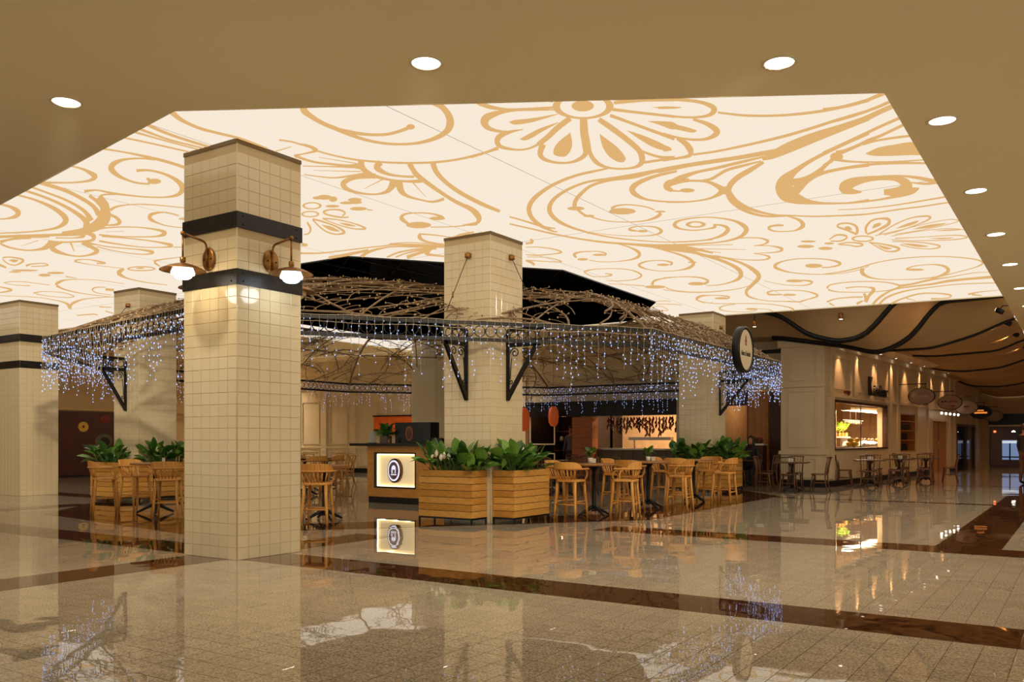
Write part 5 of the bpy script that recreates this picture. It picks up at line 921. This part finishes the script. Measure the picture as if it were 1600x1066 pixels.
t = sthing('glass_rack', 'hanging rack of glasses inside shop window', 'rack', -.9, 4.9, 1.95); MB().tube([(0, -.6, 0), (0, 1.6, 0)], .015, 6).build('rail', 'steel', t)
for k in range(4): MB().tube([(0, -.4 + k * .6, 0), (0, -.4 + k * .6, .9)], .006, 5).build('hanger', 'steel', t)
for k in range(8): MB().lathe([(.03, 0), (.036, -.09), (.028, -.09), (.022, 0)], 10, (0, -.5 + k * .26, -.02)).build('glass', 'white', t, True)
t = sthing('shop_tube_lamp', 'bright tube lamp at ceiling of shop window', 'lamp', -.9, 6.6, 2.3); MB().box(-.18, .18, -.9, 1.0, .03, .1).build('housing', 'white', t); MB().box(-.16, .16, -.85, .95, .0, .03).build('diffuser', 'bulb', t); MB().tube([(0, 0, .1), (0, 0, .6)], .01, 5).build('rod', 'white', t)
l = bpy.data.lights.new('tube_light', 'AREA'); l.shape = 'RECTANGLE'; l.size = .3; l.size_y = 4; l.energy = 260; l.color = (1, .74, .48); o = bpy.data.objects.new('tube_light', l); C.objects.link(o); o.parent = t; o.location = (0, 0, -.03)
# lettering on the fascia
t = sthing('shop_lettering', 'tall black metal letters above the lit shop window', 'sign', .045, 4.85, 2.9); text('lettering', 'K', .85, 'ink', t, (0, -.85, .06), (PI/2, 0, PI/2), .03, .7); text('lettering', 'ithbar', .52, 'ink', t, (0, .3, -.04), (PI/2, 0, PI/2), .03, 1.25)
t = sthing('red_lettering', 'small red lettering above left end of lit shop window', 'sign', .02, 1.75, 2.72); text('lettering', 'Lounge', .2, 'redink', t, (0, 0, 0), (PI/2, 0, PI/2), .015)
# shelf niche
nc = MB().box(-.6, -.55, 7.75, 9.8, .9, 2.25).box(-.55, 0, 7.75, 7.8, .9, 2.25).box(-.55, 0, 9.75, 9.8, .9, 2.25).box(-.55, 0, 7.75, 9.8, 2.2, 2.25)
nct = sbuild(nc, 'shelf_niche', 'wlit'); tag(nct, 'wooden shelf niche with dark bottles beyond the lit shop window', 'shelf')
for z in (.9, 1.28, 1.62, 1.95): MB().box(-.55, .02, 7.8, 9.75, z, z + .03).build('shelf_board', 'wlit', nct)
MB().box(-.56, -.54, 7.8, 9.75, 2.0, 2.2).build('orange_back', 'orange', nct)
bt = None
for z in (.935, 1.315):
    for k in range(9):
        x, y = sf(-.25, 7.98 + k * .2)
        if bt is None:
            bt = thing('dark_bottle', 'dark bottle in wooden shelf niche', 'bottle', (x, y, z), 0, 'dark bottles in shelf niche'); MB().lathe([(.035, 0), (.04, .02), (.04, .14), (.015, .19), (.015, .24)], 10).build('glass', 'black', bt, True); MB().lathe([(.017, .24), (.017, .26), (.0001, .26)], 8).build('cap', 'brass', bt)
        else: dup(bt, (x, y, z))
t = sthing('dark_crate', 'dark crate on upper shelf of wooden niche', 'crate', -.28, 8.8, 1.655); MB().box(-.2, .2, -.6, .6, 0, .24).build('body', 'black', t); MB().box(.2, .215, -.6, .6, .2, .26).build('rim', 'darkwood', t)
# closed door and dark shop further on
M['doorgold'] = vary(mat('door_veneer', lin(170, 116, 56), .45), lin(158, 106, 48), lin(180, 126, 64), 2, (1, 8, 1))
d2 = struct(sbuild(MB().box(-.12, -.06, 12.3, 15.2, 0, 2.05), 'door_2', 'doorgold'))
MB().box(-.06, -.05, 13.72, 13.78, .02, 2.05).build('leaf_joint', 'base', d2); MB().tube([(-.02, 13.6, .95), (-.02, 13.6, 1.25)], .015, 6).build('pull_handle', 'steel', d2, True)
MB().box(-.14, .05, 12.2, 12.3, 0, 2.12).box(-.14, .05, 15.2, 15.3, 0, 2.12).box(-.14, .05, 12.3, 15.2, 2.05, 2.12).build('door_frame', 'cream', d2)
struct(sbuild(MB().box(-2.5, -2.4, 16.5, 21.2, 0, 2.6).box(-2.4, -.3, 16.5, 16.6, 0, 2.6).box(-2.4, -.3, 21.1, 21.2, 0, 2.6).box(-2.5, -.3, 16.5, 21.2, 2.5, 2.6), 'wall_dark_shop', 'black'))
w3 = struct(sbuild(MB().box(-.1, .03, 16.9, 17.0, 0, 2.0).box(-.1, .03, 20.8, 20.9, 0, 2.0).box(-.1, .03, 18.85, 18.95, 0, 2.0).box(-.1, .03, 17.0, 20.8, 1.9, 2.0), 'window_3', 'ddoor'))
for a, b in ((17.0, 18.85), (18.95, 20.8)): MB().box(-.05, -.04, a, b, .05, 1.9).build('pane', 'glass', w3)
lp = None
for k in range(9):
    x, y = sf(-.5 - .1 * (k % 3), 17.3 + k * .36); z = [.5, 1.3, .9, 1.55, .7, 1.1, .4, 1.5, 1.0][k]
    if lp is None:
        lp = thing('display_light', 'tiny warm light among the dark shop window shelves', 'lamp', (x, y, z), 0, 'tiny lights in dark shop window'); MB().lathe([(.0001, -.03), (.028, 0), (.0001, .03)], 8).build('bulb', 'bulb', lp, True); MB().tube([(0, 0, .03), (0, 0, .09)], .006, 4).build('stalk', 'brass', lp)
    else: dup(lp, (x, y, z))
t = sthing('shop_rack', 'dark merchandise rack inside the dark shop window', 'rack', -.8, 18.6, 0)
for z in (.35, .75, 1.15, 1.5): MB().box(-.3, .25, -1.4, 2.0, z, z + .03).build('rack_shelf', 'darkwood', t)
for s in (-1.4, .3, 1.97): MB().box(-.3, -.26, s, s + .03, 0, 1.85).build('rack_post', 'darkwood', t)
# hanging oval signs
def oval_sign(s, n, z, lb, m='signgrey', mark=None, w_=.43, h_=.29):
    t = sthing('oval_sign', lb, 'sign', n, s, z, 'hanging oval signs along the corridor')
    MB().lathe([(.0001, -.03), (1.0, -.03), (1.0, .03), (.0001, .03)], 36).xf(Matrix.Diagonal((w_, 1, h_, 1)) @ RX).build('rim', 'bmetal', t)
    MB().lathe([(.0001, 0), (.93, 0)], 36).xf(Matrix.Translation((0, -.034, 0)) @ Matrix.Diagonal((w_, 1, h_, 1)) @ RX).build('face', m, t)
    MB().tube([(-n - .02 if n < .9 else -.75, 0, -.25), (-n - .02 if n < .9 else -.75, 0, .42), (.15, 0, .42)], .016, 5).build('hanger', 'bmetal', t)
    MB().tube([(-.2, 0, .42), (-.2, 0, .25)], .008, 4).build('link', 'bmetal', t); MB().tube([(.12, 0, .42), (.12, 0, .27)], .008, 4).build('link', 'bmetal', t)
    for k, (x, zz, wd, hh, mm) in enumerate(mark or []): MB().box(x, x + wd, -.042, -.035, zz, zz + hh).build('marking', mm, t)
    return t
M['signgrey'] = mat('sign_enamel', lin(196, 172, 152), .45); M['signdark'] = mat('sign_dark', lin(36, 20, 14), .4); M['signorange'] = mat('sign_orange', lin(220, 96, 30), .4, emit=(1, .3, .05, 1), es=.8)
M['markfaint'] = mat('faint_mark', lin(170, 142, 126), .5)
oval_sign(7.3, .78, 2.78, 'largest oval sign with faint lettering on black bracket', mark=[(-.22, -.01, .44, .05, 'markfaint')])
oval_sign(11.6, .8, 2.72, 'second oval sign with dark and red marks above row of bulbs', mark=[(-.3, .0, .09, .06, 'ink'), (-.18, .01, .06, .07, 'ink'), (-.1, .0, .05, .05, 'ink'), (.0, .0, .06, .06, 'redink'), (.09, .0, .05, .07, 'redink'), (.17, .0, .07, .06, 'redink'), (.04, -.16, .14, .05, 'redink')])
oval_sign(14.4, .85, 2.62, 'third oval sign half hidden behind the second', mark=[(-.1, 0, .2, .05, 'ink')])
oval_sign(17.4, .85, 2.5, 'dark oval sign with glowing orange lettering', 'signdark', [(-.14, .05, .26, .05, 'signorange'), (-.25, -.06, .5, .07, 'signorange')])
oval_sign(20.5, .85, 2.4, 'small grey blue sign last in the corridor row', 'greyblue' if 'greyblue' in M else 'signgrey', [(-.2, -.1, .16, .24, 'markfaint'), (.05, -.1, .16, .24, 'markfaint')], .4, .26)
bb_ = None
for k in range(5):
    x, y = sf(.45, 11.9 + k * .75)
    if bb_ is None:
        bb_ = thing('bare_bulb', 'small bright bulb in the row under oval signs', 'lamp', (x, y, 2.33), 0, 'bulb row under oval signs'); MB().lathe([(.0001, -.05), (.04, -.02), (.04, .02), (.015, .05)], 12).build('bulb', 'glow', bb_, True); MB().tube([(0, 0, .05), (0, 0, .12), (-.45, 0, .14)], .01, 5).build('arm', 'bmetal', bb_)
    else: dup(bb_, (x, y, 2.33))
# shopfront downlights washing the fascia
sd = None
for k, s in enumerate((1.0, 2.6, 4.5, 6.3, 8.3, 10.2, 12.2, 14.2, 16.2, 18.5, 20.8)):
    x, y = sf(.22, s)
    if sd is None:
        sd = thing('fascia_downlight', 'small downlight under the cornice of corridor shopfronts', 'downlight', (x, y, 4.02), 0, 'small downlights along shopfront cornice'); MB().lathe([(.075, 0), (.075, -.012), (.055, -.012)], 16, cap=False).build('ring', 'brass', sd, True); MB().lathe([(.0001, -.006), (.056, -.006)], 14).build('lens', 'glow', sd)
    else: dup(sd, (x, y, 4.02))
    l = bpy.data.lights.new('fascia_spot', 'SPOT'); l.energy = 95 if k < 6 else 80; l.color = (1, .56, .30); l.spot_size = 1.3; l.spot_blend = .7; l.shadow_soft_size = .04
    o = bpy.data.objects.new('fascia_spot', l); C.objects.link(o); o.location = (x, y, 3.97)

# ---- far end of the corridor
we = MB().box(-4.3, 8, 47.6, 47.8, 2.55, H).box(-4.3, -3.95, 47.6, 47.8, 0, 2.55).build('wall_end', 'beige'); struct(we)
MB().box(-3.95, 8, 47.5, 47.6, 1.95, 2.03).build('transom', 'cream', we)
t = thing('black_fascia', 'long black shop fascia across the far end of corridor', 'fascia', (2, 47.6, 2.03)); MB().box(-5.95, 6, -.06, .1, 0, .52).build('board', 'base', t); MB().box(-5.95, 6, -.08, -.06, 0, .03).build('lip', 'bmetal', t)
struct(MB().box(-4.3, 8, 51, 51.2, 0, 2.6).build('wall_far', 'ddoor')); struct(MB().box(-4.3, 8, 47.8, 51, 2.6, 2.65).build('ceiling_end', 'black'))
struct(MB().box(8, 8.2, 24, 51, 0, H).build('wall_right', 'beige'))
dn = 4
for k, (a, b) in enumerate(((-3.9, -2.45), (-2.4, -.9), (-.85, .9))):
    w4 = MB().box(a, a + .06, 47.6, 47.68, 0, 1.95).box(b - .06, b, 47.6, 47.68, 0, 1.95).box(a + .06, b - .06, 47.6, 47.68, 1.88, 1.95).box(a + .06, b - .06, 47.6, 47.68, 0, .1).build('window_%d' % (dn + k), 'ddoor'); struct(w4)
    MB().box(a + .06, b - .06, 47.63, 47.64, .1, 1.88).build('pane', 'glass', w4)
M['screen'] = emis('daylight_screen', (.26, .36, .60, 1), .6); M['screenw'] = emis('screen_white', (.75, .8, .9, 1), .8)
t = thing('lit_display', 'pale blue lit display window at the far end of corridor', 'display', (-2.95, 48.6, .35)); MB().box(-.5, .5, 0, .1, 0, .95).build('screen', 'screen', t); MB().box(-.5, .5, -.02, 0, .8, .92).build('top_glow', 'screenw', t); MB().box(-.2, -.14, -.03, 0, 0, .8).build('divider', 'black', t); MB().box(-.5, .5, -.03, 0, .1, .16).build('shelf_edge', 'black', t)
M['redlamp'] = emis('red_lamp', (1, .12, .04, 1), 3)
t = thing('red_lamp', 'small red lamp in the dark shop at corridor end', 'lamp', (-3.75, 48.4, 1.72)); MB().lathe([(.0001, -.06), (.06, -.03), (.06, .03), (.0001, .06)], 10).build('shade', 'redlamp', t, True); MB().tube([(0, 0, .06), (0, 0, .88)], .006, 4).build('cord', 'base', t)
t = thing('white_pendant', 'small white pendant above the lit display at corridor end', 'lamp', (-2.95, 48.3, 1.72)); MB().lathe([(.09, -.03), (.05, .03), (.0001, .05)], 12).build('shade', 'glow', t, True); MB().tube([(0, 0, .05), (0, 0, .88)], .006, 4).build('cord', 'base', t)

# ================================================================ DRAPED CORRIDOR CEILING
TR = [(22.42, [(-9.9, 4.9), (-7.4, 4.85), (-5.5, 4.7), (-3.8, 4.9), (-1.57, 4.95)]),
      (23.2, [(-9.9, 4.75), (-7.3, 4.82), (-6.7, 4.59), (-6.09, 4.08), (-5.31, 3.84), (-4.66, 3.95), (-4.08, 4.64), (-3.85, 4.9), (-1.57, 4.92)]),
      (24.5, [(-9.9, 4.35), (-7.2, 4.2), (-5.45, 3.87), (-4.59, 3.62), (-3.86, 3.93), (-3.5, 4.4), (-3.2, 4.86), (-1.57, 4.9)]),
      (26.0, [(-9.9, 4.12), (-6.2, 4.1), (-4.7, 3.82), (-3.5, 3.82), (-2.48, 4.1), (-1.57, 4.5)]),
      (31.0, [(-5.6, 4.2), (-5.0, 4.12), (-4.1, 4.04), (-2.3, 4.12), (-1.57, 4.45)]),
      (36.0, [(-5.2, 4.15), (-4.6, 3.95), (-3.8, 3.86), (-2.6, 3.95), (-1.57, 4.3)]),
      (42.0, [(-4.75, 3.95), (-4.2, 3.66), (-3.12, 3.58), (-2.2, 3.7), (-1.57, 4.1)]),
      (47.55, [(-4.3, 3.6), (-3.6, 3.36), (-2.5, 3.38), (-1.57, 3.7)])]
def zat(tr, x):
    p = tr[1]
    if x <= p[0][0]: return p[0][1]
    for a, b in zip(p, p[1:]):
        if a[0] <= x <= b[0]:
            k = (x - a[0]) / (b[0] - a[0]); return a[1] + (b[1] - a[1]) * k
    return p[-1][1]
def zsm(tr, x): return (zat(tr, x - .22) + 2 * zat(tr, x) + zat(tr, x + .22)) / 4
drp = thing('draped_ceiling', 'tan fabric ceiling hung in swags with black trim over the corridor', 'fabric ceiling'); struct(drp)
NXS = 48
for q in range(len(TR) - 1):
    A, B = TR[q], TR[q + 1]; vv = []; K = 6; wide = q < 3
    for k in range(K + 1):
        u = k / K; y = A[0] + (B[0] - A[0]) * u; x0 = -9.9 if wide else (-6.0 + (y - 24.85) * .0784 - .15); puff = .10 * math.sin(PI * u)
        for i in range(NXS + 1):
            x = x0 + (-1.57 - x0) * i / NXS; vv.append((x, y, zsm(A, x) * (1 - u) + zsm(B, x) * u + puff))
    n1 = NXS + 1; o = MB().add(vv, [(k*n1+i, (k+1)*n1+i, (k+1)*n1+i+1, k*n1+i+1) for k in range(K) for i in range(NXS)]).build('fabric_swag', 'fabric', drp, True)
    if q >= 1 or True:
        x0 = -7.4 if q < 2 else (-6.6 if q == 2 else -6.0 + (B[0] - 24.85) * .0784)
        if q < len(TR) - 2: MB().tube([(x0 + (-1.57 - x0) * i / 44, B[0], zsm(B, x0 + (-1.57 - x0) * i / 44) - .02) for i in range(45)], .075 if q < 2 else .04, 6).build('black_trim', 'base', drp, True)
# track spots along the soffit edge, aimed over the fabric
M['spotglow'] = emis('spot_lens', (1, .8, .55, 1), 8)
sp = None
for k, (y, lb) in enumerate(((24.0, 'first black spotlight at the soffit corner above corridor'), (26.6, 'second black spotlight along corridor soffit edge'), (29.6, 'third black spotlight along corridor soffit edge'), (33.5, 'fourth black spotlight along corridor soffit edge'), (38.5, 'fifth black spotlight along corridor soffit edge'))):
    loc = (-1.75, y, 4.42)
    if sp is None:
        sp = thing('track_spotlight', lb, 'spotlight', loc, 0, 'black spotlights along corridor soffit'); MB().lathe([(.05, -.09), (.065, -.06), (.065, .06), (.04, .1)], 14).xf(Matrix.Rotation(-1.1, 4, 'Y')).build('head', 'bmetal', sp, True); MB().tube([(0, 0, .03), (.05, 0, .12), (.18, 0, .12)], .014, 6).build('arm', 'bmetal', sp, True); MB().lathe([(.0001, .102), (.04, .102)], 12).xf(Matrix.Rotation(-1.1, 4, 'Y')).build('lens', 'spotglow', sp)
    else: dup(sp, loc, 0, lb, 'black spotlights along corridor soffit')
    l = bpy.data.lights.new('swag_spot', 'SPOT'); l.energy = 45; l.color = (1, .48, .2); l.spot_size = .9; l.spot_blend = .8; l.shadow_soft_size = .05
    o = bpy.data.objects.new('swag_spot', l); C.objects.link(o); o.location = (-1.9, y, 4.33); o.rotation_euler = (0, math.radians(88), 0)
for x, y, z, lb in ((-5.15, 22.75, 4.5, 'brass spotlight hanging below luminous ceiling edge right of round sign'), (-7.3, 22.6, 4.45, 'brass spotlight just behind the column with round sign')):
    t = thing('ceiling_spotlight', lb, 'spotlight', (x, y, z), 0, 'brass spotlights behind luminous ceiling'); MB().lathe([(.045, -.16), (.06, -.1), (.055, -.02), (.03, 0)], 14).build('head', 'brass', t, True); MB().tube([(0, 0, 0), (0, 0, .3)], .012, 6).build('rod', 'bmetal', t); MB().lathe([(.0001, -.161), (.045, -.161)], 12).build('lens', 'spotglow', t)

# ================================================================ PEOPLE
def skin_body(name, verts, edges, m, parent, sub=2):
    me = bpy.data.meshes.new(name); me.from_pydata([v[:3] for v in verts], edges, []); me.update(); me.materials.append(M[m])
    o = bpy.data.objects.new(name, me); C.objects.link(o); o.parent = parent
    o.modifiers.new('skin', 'SKIN')
    for i, v in enumerate(verts):
        d = me.skin_vertices[0].data[i]; d.radius = (v[3], v[4] if len(v) > 4 else v[3]); d.use_root = (i == 0)
    s = o.modifiers.new('sub', 'SUBSURF'); s.levels = sub; s.render_levels = sub
    me.polygons.foreach_set('use_smooth', [True] * len(me.polygons)); o.modifiers['skin'].use_smooth_shade = True
    return o
M['skinm'] = mat('skin', lin(176, 122, 92), .5); M['hair'] = mat('brown_hair', lin(58, 34, 22), .6)
def bodymat(name, top, leg, zc, zsplit):
    m = mat(name, top, .7); b = m.node_tree.nodes['Principled BSDF']; tc = nd(m, 'ShaderNodeTexCoord'); sx = nd(m, 'ShaderNodeSeparateXYZ'); lk(m, tc.outputs['Object'], sx.inputs[0])
    cr = nd(m, 'ShaderNodeValToRGB'); cr.color_ramp.interpolation = 'CONSTANT'; e_ = cr.color_ramp.elements
    mp = nd(m, 'ShaderNodeMath', operation='DIVIDE'); mp.inputs[1].default_value = 2.0; lk(m, sx.outputs['Z'], mp.inputs[0]); lk(m, mp.outputs[0], cr.inputs['Fac'])
    e_[0].color = lin(24, 18, 16); e_[0].position = 0; e_[1].color = leg; e_[1].position = .045
    a = e_.new(zsplit / 2); a.color = top; a = e_.new(zc / 2); a.color = lin(176, 122, 92); lk(m, cr.outputs[0], b.inputs['Base Color']); return m
def standing(x, y, rz, lb, top, leg, apron=None):
    t = thing('person', lb, 'person', (x, y, 0), rz); M['bm'] = bodymat('clothes', top, leg, 1.44, .95)
    v = [(0, 0, .95, .15, .11)]; e_ = []
    def ch(p, *pts):
        for q in pts: v.append(q); e_.append((p, len(v) - 1)); p = len(v) - 1
        return p
    ab = ch(0, (0, 0, 1.1, .13, .1), (0, .01, 1.28, .16, .11), (0, 0, 1.42, .12, .09)); hd = ch(ab, (0, .0, 1.5, .055), (0, -.02, 1.58, .075, .09), (0, -.02, 1.68, .075, .09), (0, -.01, 1.74, .05))
    for s in (-1, 1):
        ch(0, (s * .1, 0, .86, .09), (s * .11, -.01, .5, .06), (s * .115, .02, .28, .055), (s * .12, .03, .08, .04), (s * .125, -.07, .04, .04), (s * .13, -.14, .03, .03))
        w_ = ch(ab, (s * .17, 0, 1.4, .065), (s * .22, .02, 1.15, .045), (s * .23, -.05, .92, .033), (s * .235, -.08, .84, .036, .02))
        for q, (dx, ln) in enumerate(((-.028, .075), (-.01, .085), (.01, .08), (.026, .065))): ch(w_, (s * .235 + dx * .4, -.085 + dx, .80, .009), (s * .235 + dx * .4, -.09 + dx, .80 - ln * .5, .009), (s * .233, -.083 + dx, .80 - ln, .008))
        ch(w_, (s * .21, -.115, .82, .01), (s * .2, -.125, .78, .009))
    skin_body('body', v, e_, 'bm', t)
    MB().lathe([(.0001, -.11), (.085, -.08), (.1, .0), (.088, .07), (.0001, .115)], 16, (0, .02, 1.69), .92, 1.02).build('hair', 'hair', t, True)
    for s in (-1, 1): MB().lathe([(.0001, -.008), (.009, 0), (.0001, .008)], 8, (s * .032, -.105, 1.635)).build('eye', 'base', t)
    MB().tube([(0, -.1, 1.64), (0, -.122, 1.605), (0, -.105, 1.6)], [.008, .014, .008], 6).build('nose', 'skinm', t, True); MB().tube([(-.022, -.1, 1.573), (0, -.107, 1.571), (.022, -.1, 1.573)], .006, 5).build('mouth', 'redink', t)
    return t
standing(-1.53, 29.7, 2.4, 'person in black top standing at the right edge of picture', lin(26, 24, 26), lin(96, 58, 40))
standing(-14.9, 26.2, .2, 'kitchen worker in grey shirt standing beside orange pillar', lin(86, 80, 84), lin(30, 26, 26))
def seated(x, y, rz, lb):
    t = thing('person', lb, 'person', (x, y, 0), rz); M['bm'] = bodymat('dark_clothes', lin(24, 20, 20), lin(30, 26, 28), 1.12, .52)
    v = [(0, 0, .53, .15, .12)]; e_ = []
    def ch(p, *pts):
        for q in pts: v.append(q); e_.append((p, len(v) - 1)); p = len(v) - 1
        return p
    ab = ch(0, (0, .0, .7, .14, .1), (0, -.02, .92, .16, .11), (0, -.05, 1.07, .12, .09)); ch(ab, (0, -.07, 1.15, .055), (0, -.1, 1.23, .075, .09), (0, -.1, 1.33, .075, .09), (0, -.09, 1.39, .05))
    for s in (-1, 1):
        ch(0, (s * .1, -.08, .52, .085), (s * .11, -.42, .5, .065), (s * .11, -.42, .28, .052), (s * .11, -.4, .08, .04), (s * .115, -.5, .04, .035))
        w_ = ch(ab, (s * .17, -.05, 1.05, .065), (s * .22, -.12, .84, .045), (s * .14, -.34, .80, .035), (s * .1, -.42, .81, .034, .02))
        for dx in (-.025, -.008, .01, .026): ch(w_, (s * .1 + dx, -.46, .81, .009), (s * .1 + dx, -.50, .79, .008))
        ch(w_, (s * .06, -.44, .82, .01), (s * .05, -.47, .81, .009))
    skin_body('body', v, e_, 'bm', t)
    MB().lathe([(.0001, -.3), (.1, -.24), (.115, -.05), (.105, .06), (.0001, .12)], 16, (0, -.055, 1.33), .95, .95).build('hair', 'hair', t, True)
seated(-7.95, 24.37, PI + PI, 'person in dark clothes with long dark hair seated near bakery')
